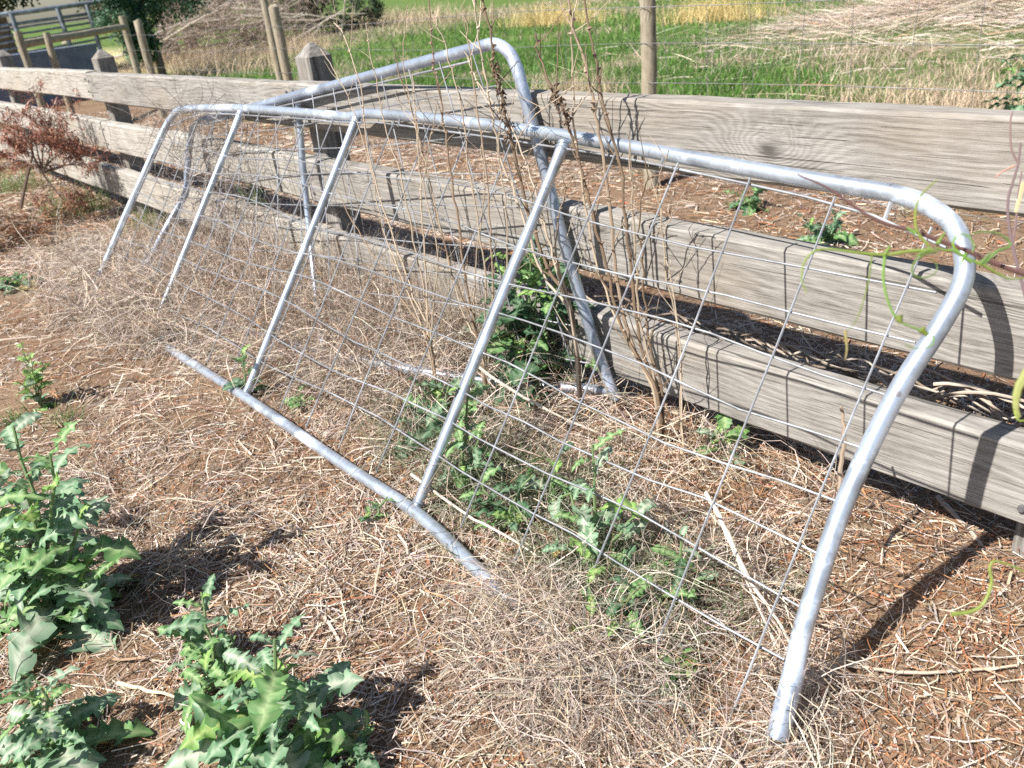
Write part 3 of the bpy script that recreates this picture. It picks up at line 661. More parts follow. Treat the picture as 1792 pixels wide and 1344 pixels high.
def plant(label, base, stems, tones=('blue', 'mid', 'pale'), lmin=.09, lmax=.17, simple=False, cat='weed', name='leafy_weed', group=None, stemr=.006, young=.10, hs=1.45, aged=.07):
    """stems: (height, lean azimuth, lean amount, leaf count)"""
    random.seed(label)
    base = np.array(base, float); base[2] = float(gh(base[0], base[1]))
    root = thing(name, label, cat, tuple(base), group); pool = SIMPLE if simple else LEAVES
    for (h, az, lean, nl) in stems:
        h *= hs; nl = int(nl * (1 if simple else .85))
        dx, dy = math.cos(az), math.sin(az); pts = []
        for i in range(7):
            q = i / 6; e = lean * q ** 1.4
            pts.append(Vector((dx * e + random.gauss(0, .004), dy * e + random.gauss(0, .004), h * q * (1 - .15 * q * lean / max(h, .01)) - .01 * (1 - q))))
        mb = MB(); mb.tube(pts, [stemr * (1 - .6 * i / 6) for i in range(7)], 7, c=(.20, .29, .13)); mb.build('stem', M_leaf, root)
        ph = random.uniform(0, 6.28)
        for k in range(nl):
            q = ((k + .4) / nl) ** .9; i = min(5, int(q * 6)); fr = q * 6 - i; p = pts[i].lerp(pts[i + 1], fr)
            ph += 2.4 + random.gauss(0, .3)
            L = (lmax + (lmin - lmax) * q ** 1.2) * random.uniform(.65, 1.3) * (1. if simple else 1.22)
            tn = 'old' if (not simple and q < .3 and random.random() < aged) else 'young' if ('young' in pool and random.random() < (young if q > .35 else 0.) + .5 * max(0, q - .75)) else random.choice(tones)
            o = bpy.data.objects.new('leaf', random.choice(pool[tn])); col.objects.link(o); o.parent = root
            pit = -(.15 + .75 * q + random.gauss(0, .18)) if h > .04 else -random.uniform(.05, .5)
            o.location = p; o.rotation_euler = (random.gauss(0, .38), pit, ph); s = L; o.scale = (s, s * random.uniform(.85, 1.15), s)
    return root
def P0(u, v, z=0.): return onZ(u, v, z)
A = math.radians
plant('big blue-green spiny weed at the left edge with several tall leafy stems', P0(120, 1085), [(.36, A(150), .14, 20), (.34, A(60), .12, 19), (.28, A(100), .03, 15), (.18, A(-140), .14, 13), (.16, A(-60), .10, 12), (.10, A(200), .22, 10), (.13, A(20), .17, 11), (.24, A(40), .16, 14), (.06, A(0), .12, 9)], lmin=.07, lmax=.18, stemr=.008)
plant('leafy blue-green weed cut off by the left edge below the tall one', P0(10, 1010), [(.24, A(120), .06, 13), (.16, A(40), .10, 12), (.12, A(-90), .10, 10), (.10, A(180), .1, 8)], lmin=.07, lmax=.17)
plant('low spreading weed in the bottom left corner', P0(95, 1330), [(.14, A(90), .04, 14), (.11, A(10), .10, 12), (.11, A(170), .10, 12), (.07, A(-80), .10, 9)], lmin=.06, lmax=.15)
plant('upright weed with a narrow curled top left of the large bottom weed', P0(385, 1195), [(.15, A(150), .07, 13), (.10, A(200), .08, 9), (.08, A(80), .06, 8), (.05, A(-40), .08, 8)], tones=('mid', 'blue'), lmin=.05, lmax=.125)
plant('large spiny weed with broad silvery-green leaves at the bottom edge', P0(500, 1335), [(.21, A(95), .05, 15), (.14, A(30), .10, 13), (.14, A(150), .10, 13), (.10, A(-30), .14, 12), (.10, A(190), .12, 10), (.07, A(-90), .10, 9)], tones=('blue', 'pale', 'mid', 'blue'), lmin=.07, lmax=.18, stemr=.008)
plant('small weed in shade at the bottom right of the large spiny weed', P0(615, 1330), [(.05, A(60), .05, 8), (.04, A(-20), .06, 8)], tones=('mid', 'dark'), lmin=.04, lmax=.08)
plant('small yellow-flowering weed on the bare ground at left', P0(72, 708), [(.20, A(90), .02, 14), (.17, A(20), .06, 12), (.16, A(170), .06, 12), (.10, A(-60), .05, 8), (.12, A(120), .09, 8)], tones=('pale', 'young'), lmin=.03, lmax=.07, simple=True, stemr=.0035, young=.3)
plant('flat rosette weed at the left edge below the red bush', P0(35, 505), [(.03, A(0), .02, 14), (.05, A(40), .06, 8), (.04, A(180), .06, 8)], tones=('mid', 'dark'), lmin=.07, lmax=.15)
plant('lush dark green weed behind the mesh between the gates', P0(935, 700), [(.38, A(100), .05, 22), (.34, A(160), .12, 20), (.30, A(30), .12, 20), (.22, A(-120), .12, 15), (.18, A(-40), .16, 15), (.34, A(60), .07, 18), (.14, A(180), .20, 13), (.26, A(200), .14, 16), (.28, A(0), .16, 16), (.12, A(20), .24, 12)], tones=('dark', 'mid', 'dark', 'dark'), lmin=.09, lmax=.19, young=.16, aged=0.)
plant('sprawling green weed left of the middle upright', P0(775, 760), [(.12, A(100), .05, 10), (.10, A(170), .10, 9), (.08, A(-20), .12, 9), (.05, A(-100), .08, 8)], tones=('mid', 'blue', 'dark'), lmin=.07, lmax=.18)
plant('weed climbing the foot of the middle upright', P0(810, 850), [(.26, A(60), .07, 14), (.16, A(20), .10, 10), (.10, A(-30), .12, 8)], tones=('mid', 'blue'), lmin=.05, lmax=.11)
plant('bluish weed growing through the matted grass in the near mesh', P0(1045, 1010), [(.25, A(120), .05, 13), (.14, A(40), .10, 10), (.10, A(-100), .08, 8), (.14, A(170), .10, 9)], tones=('blue', 'pale', 'mid'), lmin=.06, lmax=.135)
plant('weed buried in dry grass below the climbing bluish one', P0(1060, 1120), [(.10, A(60), .08, 9), (.08, A(-20), .08, 8), (.09, A(160), .08, 8)], tones=('mid', 'dark', 'dark'), lmin=.05, lmax=.115)
plant('broad pale leaves poking from the mesh beside the near wires', P0(1180, 1055), [(.12, A(100), .04, 6), (.08, A(10), .08, 5)], tones=('pale', 'mid'), lmin=.06, lmax=.10, simple=True)
plant('small bright weed low in the grass near the gate foot', P0(1170, 1190), [(.05, A(60), .03, 6), (.03, A(0), .05, 5)], tones=('young', 'mid'), lmin=.04, lmax=.07, simple=True)
plant('young broad-leaved weed behind the wire below the bottom rail', P0(1262, 822), [(.07, A(80), .02, 7), (.05, A(160), .04, 5)], tones=('mid', 'pale'), lmin=.06, lmax=.11, simple=True)
plant('small weed standing at the second upright on the bottom pipe', P0(435, 690), [(.13, A(90), .02, 6), (.06, A(20), .05, 4)], tones=('mid', 'dark'), lmin=.05, lmax=.09, simple=True)
plant('low weed along the bottom pipe between the two near uprights', P0(655, 905), [(.03, A(-60), .06, 7), (.05, A(60), .05, 6)], tones=('mid', 'dark'), lmin=.03, lmax=.06)
plant('low weed just inside the bottom pipe right of the second upright', P0(515, 712), [(.04, A(20), .08, 8), (.05, A(120), .06, 6)], tones=('mid',), lmin=.035, lmax=.07)
plant('bushy spiny weed seen over the middle rail behind the fence', P0(1440, 425), [(.09, A(60), .06, 12), (.07, A(-40), .08, 10), (.07, A(180), .10, 10)], tones=('mid', 'dark', 'blue'), lmin=.07, lmax=.15)
plant('smaller spiny weed behind the fence above the middle rail', P0(1312, 365), [(.08, A(60), .06, 10), (.06, A(180), .08, 9), (.05, A(-30), .08, 8)], tones=('dark', 'mid'), lmin=.07, lmax=.14)
plant('dark green weed behind the fence at the right edge', P0(1785, 232), [(.42, A(120), .10, 14), (.34, A(200), .12, 12), (.28, A(60), .1, 10)], tones=('dark', 'blue'), lmin=.12, lmax=.26)
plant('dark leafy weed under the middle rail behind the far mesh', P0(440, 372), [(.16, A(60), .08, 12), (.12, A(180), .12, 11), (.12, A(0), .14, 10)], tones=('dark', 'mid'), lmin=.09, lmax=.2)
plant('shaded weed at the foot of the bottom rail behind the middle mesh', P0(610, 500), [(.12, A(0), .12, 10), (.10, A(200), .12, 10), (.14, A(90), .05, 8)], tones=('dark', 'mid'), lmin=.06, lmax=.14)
plant('weed at the rail foot behind the far mesh bay', P0(415, 430), [(.10, A(10), .10, 9), (.10, A(160), .10, 9)], tones=('mid', 'pale'), lmin=.06, lmax=.14)
plant('leafy weed at the fence foot left of the lush dark one', P0(845, 655), [(.14, A(100), .05, 9), (.10, A(180), .1, 8)], tones=('mid', 'dark', 'pale'), lmin=.05, lmax=.14)
plant('sprawling weed in the matted grass just right of the middle upright', P0(880, 930), [(.12, A(60), .1, 9), (.09, A(-20), .12, 9), (.09, A(170), .10, 8)], tones=('dark', 'mid', 'dark'), lmin=.05, lmax=.115)
plant('greyish weed in the mesh between the climbing weed and the near wires', P0(960, 900), [(.13, A(100), .08, 10), (.10, A(10), .12, 9)], tones=('pale', 'dark', 'mid'), lmin=.05, lmax=.115)
plant('dark low weed under the mesh near the gate end', P0(1110, 1090), [(.08, A(40), .10, 8), (.07, A(-60), .08, 8), (.06, A(150), .1, 8)], tones=('dark', 'mid'), lmin=.05, lmax=.11)

def tuft(label, u, v, n, h, spread, cols, name='grass_tuft', wd=(.003, .006), cat='grass tuft', dz=0.):
    p = onZ(u, v); x = p[0] + rng.normal(0, spread, n); y = p[1] + rng.normal(0, spread, n)
    c = np.array(cols)[rng.integers(0, len(cols), n)] * (1 + rng.normal(0, .15, (n, 1)))
    o = strands(name, np.stack([x, y, gh(x, y)], 1), rng.uniform(0, 6.28, n), rng.normal(1.15, .25, n), rng.uniform(.5, 1, n) * h, rng.uniform(*wd, n), 5, rng.normal(0, .5, n), rng.normal(-.9, .5, n), np.clip(c, .01, 1), M_grass)
    return kind(o, 'stuff', label)
GG = [(.09, .17, .04), (.13, .22, .06), (.17, .24, .09), (.40, .34, .2)]
tuft('green grass tuft at the foot of the red-brown bush', 140, 372, 420, .32, .13, GG)
tuft('grass tuft at the far left edge beside the dead bush', 20, 335, 300, .36, .16, GG)
tuft('thin grass tuft under the second rail near the far gate end', 265, 395, 200, .22, .12, GG)
tuft('dark grass tuft against the bottom rail behind the middle mesh', 590, 545, 260, .18, .09, [(.05, .11, .035), (.08, .15, .05), (.3, .26, .16)])
tuft('sparse grass tuft on bare ground below the flat rosette weed', 20, 740, 60, .10, .03, GG)
tuft('thin green grass growing beside the small flowering weed', 115, 735, 80, .12, .04, GG, wd=(.002, .004))

# ------------------------------------------------------------------ red-brown dead bush at left
bp = P0(35, 372); bush = thing('dead_bush', 'small dead bush with rusty red-brown foliage at the left by the rails', 'dead bush', tuple(bp))
mb = MB(); tips = []
def limb(p, d, L, r, depth):
    pts = [p]; q = p.copy()
    for i in range(5):
        d = (d + Vector((random.gauss(0, .16), random.gauss(0, .16), random.gauss(.02, .10)))).normalized(); q = q + d * L / 5; pts.append(q.copy())
    mb.tube(pts, [r * (1 - .5 * i / 5) for i in range(6)], 6, c=random.choice([(.16, .12, .10), (.22, .17, .14)]))
    if depth == 0: tips.extend(pts[1:]); return
    for k in range(4 if depth > 1 else 5):
        i = random.randint(2, 5); limb(pts[i], (d + Vector((random.gauss(0, .7), random.gauss(0, .7), random.gauss(.1, .4)))).normalized(), L * random.uniform(.5, .75), r * .5, depth - 1)
tgt = Vector(onY(72, 300, bp[1] + .10)) - Vector(bp)
limb(Vector((0, 0, 0)), tgt.normalized(), tgt.length, .016, 0)
tips.clear()
for d in [(.1, .15, .9), (.2, .3, .7), (-.2, .2, .9), (.2, -.15, .6), (.3, .35, .3), (-.3, -.1, .35), (.05, .4, .45), (.25, .1, .05), (.1, .0, -.35), (-.1, .3, -.1)]:
    limb(tgt.copy(), Vector(d).normalized(), random.uniform(.22, .40), .007, 2)
mb.build('branch', M_stem, bush)
tp = np.array([tuple(t) for t in tips]); n = 5200
b = tp[rng.integers(0, len(tp), n)] + rng.normal(0, .017, (n, 3)) + np.array(bp)
RC = np.array([(.27, .105, .065), (.33, .14, .085), (.19, .075, .055), (.36, .205, .14)])
fo = strands('foliage', b - np.array(bp), rng.uniform(0, 6.28, n), rng.normal(-.3, .7, n), rng.uniform(.02, .06, n), rng.uniform(.006, .011, n), 2, rng.normal(0, .8, n), rng.normal(-.6, .5, n), RC[rng.integers(0, 4, n)] * (1 + rng.normal(0, .2, (n, 1))), M_straw, follow=False, parent=bush)
kind(fo, 'stuff')

# ------------------------------------------------------------------ vine shoot hanging into view, close to the camera
vb = atD(1800, 478, .95)
vine = thing('vine_shoot', 'brown vine shoot with bright green curling tendrils in the right foreground', 'vine', tuple(vb))
def vpart(name, pts, dep, r, c, n=7):
    P = smooth_path([atD(u, v, dep if not hasattr(dep, '__len__') else dep[i]) for i, (u, v) in enumerate(pts)], 6)
    m = MB(); m.tube([Vector(p) - Vector(vb) for p in P], [r * (1 - .72 * i / len(P)) * (1 + .08 * math.sin(i * 1.7)) for i in range(len(P))], n, c=tuple(q * random.uniform(.8, 1.15) for q in c)); return m.build(name, M_leaf, vine)
GV_ = (.23, .36, .07); GV2 = (.17, .27, .06); GV3 = (.32, .42, .10)
vpart('stem', [(1835, 1180), (1832, 1000), (1826, 800), (1832, 640), (1845, 540), (1850, 495)], [1.12, 1.0, .94, .94, .95, .95], .0042, (.17, .125, .095))
vpart('stem', [(1850, 495), (1770, 472), (1690, 438), (1600, 405), (1545, 390), (1500, 365), (1450, 330), (1395, 305)], .95, .0034, (.17, .125, .095))
for (pts, r) in [([(1632, 438), (1590, 440), (1550, 446), (1500, 442), (1450, 436), (1425, 440), (1407, 460), (1403, 490), (1412, 512)], .0026),
                 ([(1625, 430), (1605, 405), (1602, 370), (1610, 345), (1628, 325), (1640, 315)], .0022),
                 ([(1700, 458), (1672, 440), (1655, 438), (1635, 434)], .003), ([(1722, 465), (1690, 450), (1668, 430), (1676, 412), (1692, 412), (1704, 428), (1702, 442)], .0018),
                 ([(1720, 464), (1745, 440), (1765, 432), (1766, 422), (1745, 408), (1715, 406), (1690, 414)], .0020),
                 ([(1640, 440), (1618, 445), (1600, 460), (1597, 478), (1612, 486), (1634, 480), (1640, 466), (1630, 452)], .0019),
                 ([(1548, 448), (1546, 490), (1555, 530), (1570, 558), (1590, 570), (1617, 580), (1634, 590), (1628, 606), (1605, 610), (1584, 604)], .0020),
                 ([(1526, 442), (1520, 490), (1505, 545), (1490, 572), (1478, 580)], .0012),
                 ([(1715, 460), (1740, 475), (1768, 488), (1800, 485)], .0026)]:
    vpart('tendril', pts, .93, r * .85, random.choice([GV_, GV2, GV_]))
for (u, v, sx_, sy_) in [(1628, 435, -26, 14), (1716, 462, 18, -20), (1548, 446, 10, -16), (1690, 444, -8, 20), (1602, 408, -16, -10), (1640, 428, 14, -22)]:
    vpart('leaf_bud', [(u, v), (u + sx_ * .35, v + sy_ * .35), (u + sx_ * .7, v + sy_ * .7), (u + sx_, v + sy_)], .93, .0028, GV2)
vpart('bud', [(1572, 552), (1574, 560), (1577, 566)], .93, .0052, GV_); vpart('bud', [(1612, 576), (1618, 582), (1622, 588)], .93, .0044, GV_)
vpart('tendril', [(1665, 1075), (1700, 1070), (1722, 1055), (1735, 1020), (1732, 995), (1740, 982), (1765, 988), (1800, 1002), (1832, 1000)], .93, .0024, GV_)
vpart('tendril', [(1832, 630), (1800, 640), (1785, 690), (1776, 715), (1782, 735), (1800, 735)], .9, .0022, GV3)
vpart('withered_leaf', [(1479, 578), (1481, 596), (1482, 612), (1479, 630)], .93, .0018, (.34, .32, .14))
vpart('withered_leaf', [(1800, 650), (1782, 680), (1778, 712), (1784, 730)], .9, .006, (.36, .36, .13))
rb = atD(1786, 420, 1.25)
cane = thing('bare_cane', 'thin purplish bare cane at the right edge above the vine', 'cane', tuple(rb))
def cpart(name, pts, r, c):
    P = smooth_path([atD(u, v, 1.25) for u, v in pts], 6); m = MB(); m.tube([Vector(p) - Vector(rb) for p in P], [r * (1 - .4 * i / len(P)) for i in range(len(P))], 6, c=c); return m.build(name, M_stem, cane)
cpart('stem', [(1795, 520), (1782, 470), (1772, 430), (1765, 390), (1764, 350), (1772, 320), (1782, 285), (1786, 250)], .0026, (.16, .115, .12))
cpart('stem', [(1772, 430), (1778, 385), (1782, 340), (1788, 300)], .002, (.17, .12, .12))
cpart('stem', [(1784, 288), (1770, 260), (1768, 215), (1772, 195)], .0018, (.2, .14, .13))
cpart('dead_leaf', [(1776, 290), (1755, 300), (1742, 310)], .0016, (.45, .25, .2)); cpart('dead_leaf', [(1790, 320), (1783, 350), (1778, 372)], .004, (.52, .40, .22))

# ------------------------------------------------------------------ paddock grass behind the fence
def field_blades(n, x0, x1, y0, y1, h0, h1, w0, w1, thr):
    x = rng.uniform(x0, x1, n); y = y0 + (y1 - y0) * rng.uniform(0, 1, n) ** 1.5
    dry = vnoise(x * .35 + 9, y * .5, 21) * .6 + vnoise(x * 1.4, y * 1.8, 22) * .4
    mound = np.exp(-((x + 5.0) / 3.2) ** 2 - ((y - 13.8) / 3.0) ** 2)
    edge = (1 - sstep(7.3, 8.0, y + (vnoise(x * .9, y * .9, 25) - .5) * 1.6)) * (.06 + .94 * sstep(-3.9, -2.8, x))
    left = 1 - sstep(-22.5, -19.8, x + .25 * np.maximum(y - 12, 0) + (vnoise(x * .6, y * .6, 27) - .5) * 2)
    d = np.clip(sstep(thr, thr + .12, dry) * .75 + mound * 1.5 + edge * .9 + left * .75, 0, 1)
    right = sstep(-.7, .9, x + 3.9 + .72 * (y - 7.6) + (vnoise(x * 1.1, y * 1.1, 28) - .5) * 1.6) * (1 - sstep(10.5, 14, y) * .3)
    d = np.clip(d + right * .85 + .07, 0, 1)
    isdry = rng.uniform(0, 1, n) < d
    gc = np.array([(.085, .19, .035), (.115, .24, .04), (.16, .28, .07), (.06, .135, .035)])[rng.integers(0, 4, n)]
    dc = np.array([(.50, .40, .29), (.45, .37, .295), (.55, .46, .33), (.36, .275, .205)])[rng.integers(0, 4, n)]
    c = np.where(isdry[:, None], dc, gc) * (1 + rng.normal(0, .15, (n, 1)))
    keep = ~(isdry & (rng.uniform(0, 1, n) < .25)); x, y, c, isdry, mound = x[keep], y[keep], c[keep], isdry[keep], mound[keep]; n = len(x)
    sc = 1 + .05 * (y - y0)
    L = rng.uniform(h0, h1, n) * (.6 + .8 * vnoise(x * 1.2, y * 1.2, 26)); pit = rng.normal(1.1, .28, n)
    flat = mound > .25; pit[flat] = rng.normal(.12, .2, flat.sum()); L[flat] *= 1.8
    return np.stack([x, y, gh(x, y)], 1), rng.uniform(0, 6.28, n), pit, L, rng.uniform(w0, w1, n) * sc, np.clip(c, .01, .8)
pr = [field_blades(90000, -13, 1., 5.6, 13., .05, .13, .004, .009, .63), field_blades(100000, -30, 3., 7., 34., .06, .17, .008, .018, .60)]
cat = [np.concatenate([p[i] for p in pr]) for i in range(6)]; n = len(cat[1])
o = strands('paddock_grass', cat[0], cat[1], cat[2], cat[3], cat[4], 2, rng.normal(0, .5, n), rng.normal(-.8, .4, n), cat[5], M_grass, roll=rng.normal(0, .8, n))
kind(o, 'stuff', 'short green paddock grass with dry patches behind the fences')

def clump(label, u, v, n, h, sx, sy, cols, wd=(.005, .011), cat='dry grass'):
    p = onZ(u, v); x = p[0] + rng.normal(0, sx, n); y = p[1] + rng.normal(0, sy, n)
    c = np.array(cols)[rng.integers(0, len(cols), n)] * (1 + rng.normal(0, .15, (n, 1)))
    o = strands('dry_grass_clump', np.stack([x, y, gh(x, y)], 1), rng.uniform(0, 6.28, n), rng.normal(1.2, .22, n), rng.uniform(.5, 1, n) * h, rng.uniform(*wd, n), 4, rng.normal(0, .5, n), rng.normal(-.7, .5, n), np.clip(c, .01, .85), M_straw)
    return kind(o, 'stuff', label)
TN = [(.58, .44, .31), (.50, .38, .28), (.62, .50, .36), (.42, .31, .23)]; YL = [(.66, .50, .22), (.60, .44, .18), (.70, .56, .30), (.55, .45, .2)]
clump('golden standing oat patch in the paddock left of the tall round post', 965, 46, 1300, .75, .75, .4, YL)
clump('golden standing oat patch in the paddock right of the tall round post', 1245, 40, 1300, .7, .62, .35, YL)
clump('dry grass clump behind the fence beside the tall dead weeds', 1010, 172, 700, .38, .35, .3, TN, (.004, .008))
clump('dry tan grass clump beside the leaning round post', 525, 95, 700, .75, .45, .4, TN)
clump('dry tan grass left of the leaning round post', 400, 125, 1400, .6, 1.5, .6, TN)
clump('dry tan grass in front of the brush pile', 330, 110, 1200, .6, 1.6, .7, TN)
clump('dry pinkish grass stand at the back of the paddock', 690, 42, 1800, .8, 3.0, 1.0, TN, (.010, .02))
clump('dry grass strip behind the right end of the top rail', 1690, 190, 2200, .24, .8, .4, TN, (.004, .008))
clump('tangled dry stems in the paddock before the straw mound', 1420, 120, 260, .3, 1.0, .6, [(.62, .55, .46), (.5, .42, .34)], (.004, .009))
clump('brown dry grass beside the low concrete wall', 135, 128, 900, .6, 1.4, .6, [(.34, .24, .17), (.42, .31, .22), (.28, .2, .15)])

# long straw on the mound
n = 9000
x = rng.normal(-5.0, 1.9, n); y = rng.normal(13.4, 1.7, n)
o = strands('mound_straw', np.stack([x, y, gh(x, y) + rng.uniform(0, .06, n)], 1), rng.normal(.5, .5, n) + rng.integers(0, 2, n) * 3.14, rng.normal(.05, .18, n), rng.uniform(.25, .9, n), rng.uniform(.006, .014, n), 3, rng.normal(0, .4, n), rng.normal(-.2, .3, n),
            pick(n, [3, 3, 2, 2.4, 1, .6, 0, .1]), M_straw)
kind(o, 'stuff', 'grey-pink straw lying flat on the mound at top right')

# ------------------------------------------------------------------ wire fence with round posts
wf = thing('wire_fence', 'farm wire fence on round timber posts crossing the paddock edge', 'fence', (0, 4.3, 0))
def round_post(parent, top, y, r, tilt=0., mat=M_log, base_dx=0.):
    t_ = np.array(top); n_ = 9; mb = MB()
    L = t_[2] + .2; v = [(q * L / n_ - .2, random.gauss(0, .0025), random.gauss(0, .0025)) for q in range(n_ + 1)]
    mb.tube(v + [(L - .195, 0, 0)], [r * random.uniform(.96, 1.04) for _ in range(n_ + 1)] + [r * .86], 14)
    o = mb.build('post', mat, parent); o.location = Vector((t_[0], t_[1], 0)) - parent.location; o.rotation_euler = (0, math.radians(-90) + tilt, 0); return o
for (u, v, y, r, z) in [(1133, 0, 4.3, .05, None), (478, 12, 4.3, .052, None), (240, 36, 4.3, .055, None)]:
    p = onY(u, v, y); p[2] = max(p[2], 1.25); round_post(wf, p, y, r)
round_post(wf, onY(455, -30, 5.2), 5.2, .05); round_post(wf, (1.4, 4.3, 1.28), 4.3, .05)
for z in (.12, .3, .48, .68, .9, 1.12):
    mb = MB(); mb.tube([(q, -.05 + .01 * math.sin(q * 3 + z * 9), z + .015 * math.sin(q * 1.3 + z * 7)) for q in np.linspace(-14., 3., 40)], .0022, 5); mb.build('wire', M_thin, wf)
mb = MB()
for q in np.arange(-14., 3., .3):
    mb.tube([(q, -.052, .05), (q + random.gauss(0, .015), -.052, .5), (q + random.gauss(0, .015), -.052, 1.12)], .0013, 4)
kind(mb.build('mesh_wire', M_thin, wf), 'stuff')

# log rail fence and cattle yard at far left
lf = thing('log_rail_fence', 'short round-log rail fence in front of the steel yard at top left', 'fence', (-13.5, 4., 0))
def logseg(name, a, b, r, parent, mat=M_log):
    a = np.array(a); b = np.array(b); L = np.linalg.norm(b - a); mb = MB(); n_ = 8
    mb.tube([(L * q / n_, random.gauss(0, .004), random.gauss(0, .004)) for q in range(n_ + 1)], [r * random.uniform(.95, 1.05) for _ in range(n_ + 1)], 12)
    o = mb.build(name, mat, parent); d = Vector(b - a); o.rotation_euler = d.to_track_quat('X', 'Z').to_euler(); o.location = Vector(a) - parent.location; return o
q1 = onX(36, 78, -13.2); q2 = onX(218, 47, -16.2)
logseg('log_rail', q1, q2, .052, lf)
for (u, v, X_, r) in [(30, 55, -13.1, .05), (80, 57, -13.3, .046), (213, 28, -16.3, .06)]:
    p = onX(u, v, X_); logseg('post', (p[0], p[1], -.1), p, r, lf)
yard = thing('cattle_yard_rail', 'galvanised steel cattle yard panel with long horizontal pipes at top left', 'yard panel', (-19., 3., 0))
def yx(u, v): return onX(u, v, -20.5)
for (u0, v0, u1, v1, r) in [(-30, 31, 260, -8, .05), (-30, 50, 200, 18, .032), (-30, 58, 200, 24, .02), (-30, 70, 200, 33, .022), (-30, 82, 200, 43, .022), (-30, 94, 200, 54, .022), (-30, 105, 200, 64, .022)]:
    logseg('pipe', yx(u0, v0), yx(u1, v1), r, yard, M_steel)
for (u, v) in [(18, 24), (100, 15), (150, 8)]:
    p = yx(u, v); logseg('post', (p[0] + .06, p[1], -.1), (p[0] + .06, p[1], p[2]), .05, yard, M_steel)
M_conc_shade = mat_simple('concrete', (.12, .145, .21), (.20, .225, .29), 5., .85, .4)  # grey concrete, its bluish shade put into the base colour as dark slate blue
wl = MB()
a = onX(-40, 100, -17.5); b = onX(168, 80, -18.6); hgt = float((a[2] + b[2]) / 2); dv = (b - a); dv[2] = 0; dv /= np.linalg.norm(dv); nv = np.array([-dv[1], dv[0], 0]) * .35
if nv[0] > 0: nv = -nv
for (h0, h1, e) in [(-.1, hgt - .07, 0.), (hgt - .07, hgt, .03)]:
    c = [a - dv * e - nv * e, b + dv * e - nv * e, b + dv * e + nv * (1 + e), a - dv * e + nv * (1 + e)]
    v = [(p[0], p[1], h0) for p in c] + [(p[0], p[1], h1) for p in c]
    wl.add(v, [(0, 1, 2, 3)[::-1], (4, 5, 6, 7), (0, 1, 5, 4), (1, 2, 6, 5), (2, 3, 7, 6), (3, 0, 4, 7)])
o = wl.build('concrete_wall', M_conc_shade, None, smooth=False); tag(o, 'low concrete wall with blue shade in its colour and a pale top behind the log rail', 'wall')

# ------------------------------------------------------------------ trees and brush at the back
M_bark = mat_simple('bark', (.07, .055, .045), (.20, .16, .13), 9., .85, .6, .03)
def tree(name, label, base, height, lobes, nleaf, lsize, cols, cat='tree', trunk_r=.15, low=False):
    base = np.array(base, float); base[2] = float(gh(base[0], base[1])); root = thing(name, label, cat, tuple(base))
    mb = MB(); top = Vector((random.gauss(0, .2), random.gauss(0, .2), height * .8))
    tr = [Vector((0, 0, -.1)), Vector((random.gauss(0, .08), random.gauss(0, .08), height * .3)), Vector((random.gauss(0, .15), random.gauss(0, .15), height * .55)), top]
    tr = [Vector(p) for p in smooth_path([tuple(t) for t in tr], 4)]
    mb.tube(tr, [trunk_r * (1.2 - .9 * i / len(tr)) for i in range(len(tr))], 9)
    for (lx, ly, lz, r) in lobes:
        s = min(tr, key=lambda q: abs(q.z - lz * .65)); e = Vector((lx, ly, lz))
        mb.tube([s, s.lerp(e, .5) + Vector((0, 0, -.1)), e], [trunk_r * .4, trunk_r * .25, trunk_r * .08], 6)
    mb.build('trunk', M_bark, root)
    lob = np.array(lobes); w = lob[:, 3] ** 2; w /= w.sum(); k = rng.choice(len(lob), nleaf, p=w)
    d = rng.normal(0, 1, (nleaf, 3)); d /= np.linalg.norm(d, axis=1)[:, None]; rad = lob[k, 3] * rng.uniform(.35, 1.08, nleaf) ** .6
    # clumps of leaves with gaps
    cl = rng.normal(0, 1, (len(lob) * 26, 3)); cl /= np.linalg.norm(cl, axis=1)[:, None]
    cc = lob[np.repeat(np.arange(len(lob)), 26), :3] + cl * lob[np.repeat(np.arange(len(lob)), 26), 3:4] * rng.uniform(.55, 1.05, (len(cl), 1))
    pk = rng.integers(0, len(cc), nleaf); pos = cc[pk] + rng.normal(0, 1, (nleaf, 3)) * (lob[pk // 26, 3:4] * .17)
    pos[:, 2] = np.maximum(pos[:, 2], .05)
    c = np.array(cols)[rng.integers(0, len(cols), nleaf)] * (1 + rng.normal(0, .18, (nleaf, 1)))
    L = rng.uniform(.6, 1.3, nleaf) * lsize
    f = strands('crown', pos, rng.uniform(0, 6.28, nleaf), rng.normal(-.1, .6, nleaf), L, L * .55, 2, rng.normal(0, .3, nleaf), rng.normal(-.6, .4, nleaf), np.clip(c, .01, .6), M_grass, roll=rng.uniform(-1, 1, nleaf), follow=False, parent=root)
    return root
TEAL = [(.065, .15, .08), (.09, .185, .105), (.045, .11, .055), (.14, .23, .16)]; DKG = [(.03, .06, .03), (.045, .08, .04), (.025, .045, .025), (.07, .09, .05)]
c0 = onX(272, 85, -19.5)
tree('evergreen_shrub', 'dense teal-green shrub behind the log rail post at top left', (-19.5, c0[1], 0), 2.4, [(0, -.1, 1.15, .5), (.1, .5, 1.6, .6), (0, -.5, 1.4, .5), (-.3, .1, 2.2, .75), (.1, -.35, .75, .35), (-.3, .8, 2.3, .6), (0, -.8, 2.2, .55)], 13000, .085, TEAL, 'shrub', .08)
tree('shade_tree', 'dark tree with hanging foliage over the steel yard at the far left', (-27, 5.4, 0), 6., [(0, 0, 3.4, 1.2), (.5, -1.6, 3.2, 1.2), (0, 1.4, 3.6, 1.3), (0, -3.0, 3.4, 1.3), (.4, .5, 2.6, .9), (0, -1., 4.6, 1.4), (.2, -2.6, 2.3, .7)], 12000, .16, DKG, 'tree', .28)
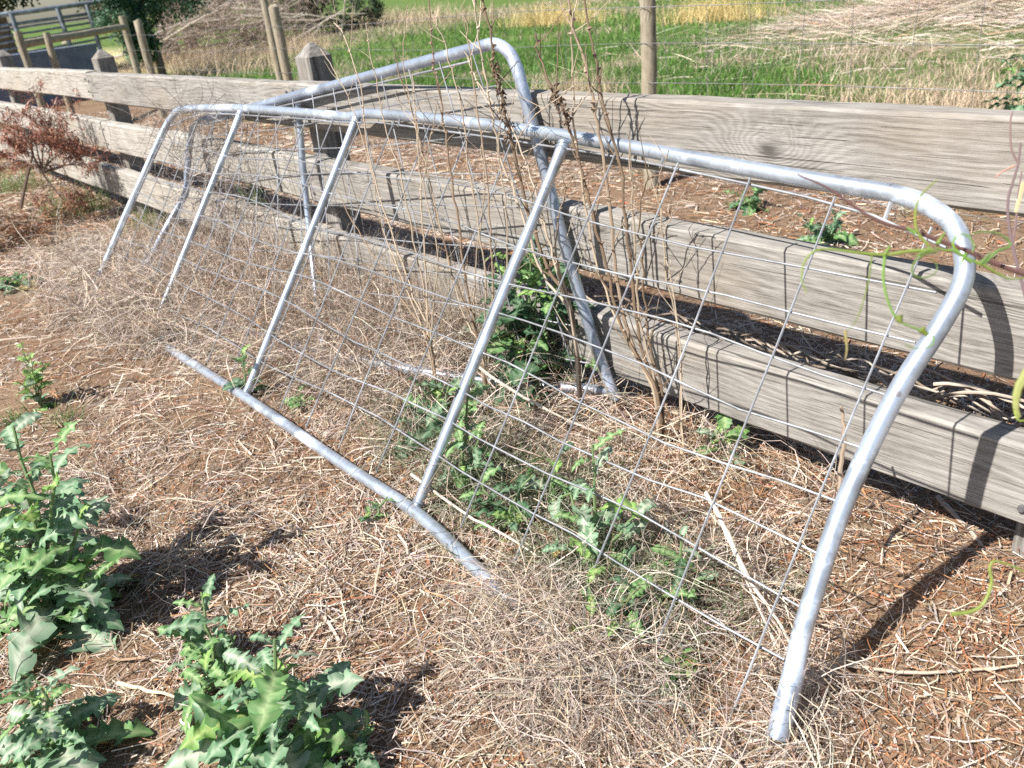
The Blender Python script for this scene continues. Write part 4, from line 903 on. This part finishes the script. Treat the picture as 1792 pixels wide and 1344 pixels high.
tree('shade_tree', 'second dark tree behind the yard beside the teal shrub', (-29, 10.5, 0), 6., [(0, 0, 3.4, 1.3), (.5, -1.4, 2.6, 1.1), (0, 1.6, 3.4, 1.4), (.3, .4, 2.0, .9), (0, 2.8, 2.6, 1.1)], 11000, .16, DKG, 'tree', .25)
tree('background_shrub', 'dark shaded shrub at the back of the paddock behind the leaning post', (-29, 15.5, 0), 2., [(0, 0, .8, .8), (.2, 1.3, .7, .8), (0, -1.2, .9, .8), (0, 2.5, .6, .6), (-.2, .6, 1.3, .7)], 6500, .12, DKG, 'shrub', .1)
tree('background_tree', 'olive tree beyond the brush pile', (-33, 12.8, 0), 5., [(0, 0, 2.4, 1.3), (0, 1.6, 2.8, 1.3), (0, -1.8, 2.6, 1.2), (.3, .6, 1.4, 1.)], 8000, .15, [(.06, .10, .05), (.09, .14, .06), (.05, .08, .05)], 'tree', .2)

# brush pile
bc = onZ(405, 100); pile = thing('brush_pile', 'grey heap of dead branches behind the wire fence at top left', 'brush pile', (bc[0], bc[1], 0))
for i in range(46):
    a = random.gauss(1.2, .5); L = random.uniform(1.2, 3.4); p = Vector((random.gauss(0, .8), random.gauss(.2, 1.3), random.uniform(.1, 1.1)))
    d = Vector((math.cos(a) * .5, math.sin(a), random.gauss(.22, .22))).normalized(); pts = [p - d * L * .5]
    for k in range(4): pts.append(pts[-1] + (d + Vector((random.gauss(0, .12), random.gauss(0, .12), random.gauss(0, .1)))) * L / 4)
    for q in pts: q.z = max(q.z, .03)
    mb = MB(); r = random.uniform(.018, .045); mb.tube(pts, [r, r * .9, r * .75, r * .6, r * .35], 6, c=random.choice([(.46, .41, .36), (.36, .31, .27), (.54, .48, .42), (.20, .16, .135)])); mb.build('branch', M_stem, pile)
n = 7000
b = np.stack([rng.normal(0, 1.0, n), rng.normal(.2, 1.5, n), rng.uniform(.0, 1.5, n)], 1)
kind(strands('fine_twigs', b, rng.uniform(0, 6.28, n), rng.normal(.2, .5, n), rng.uniform(.2, .8, n), rng.uniform(.006, .012, n), 5, rng.normal(0, 1.5, n), rng.normal(-.5, 1., n), np.clip(np.array([(.33, .26, .22)]) * (1 + rng.normal(0, .5, (n, 1))), .03, .7) * np.ones((n, 3)), M_straw, wob=.12, follow=False, parent=pile), 'stuff')
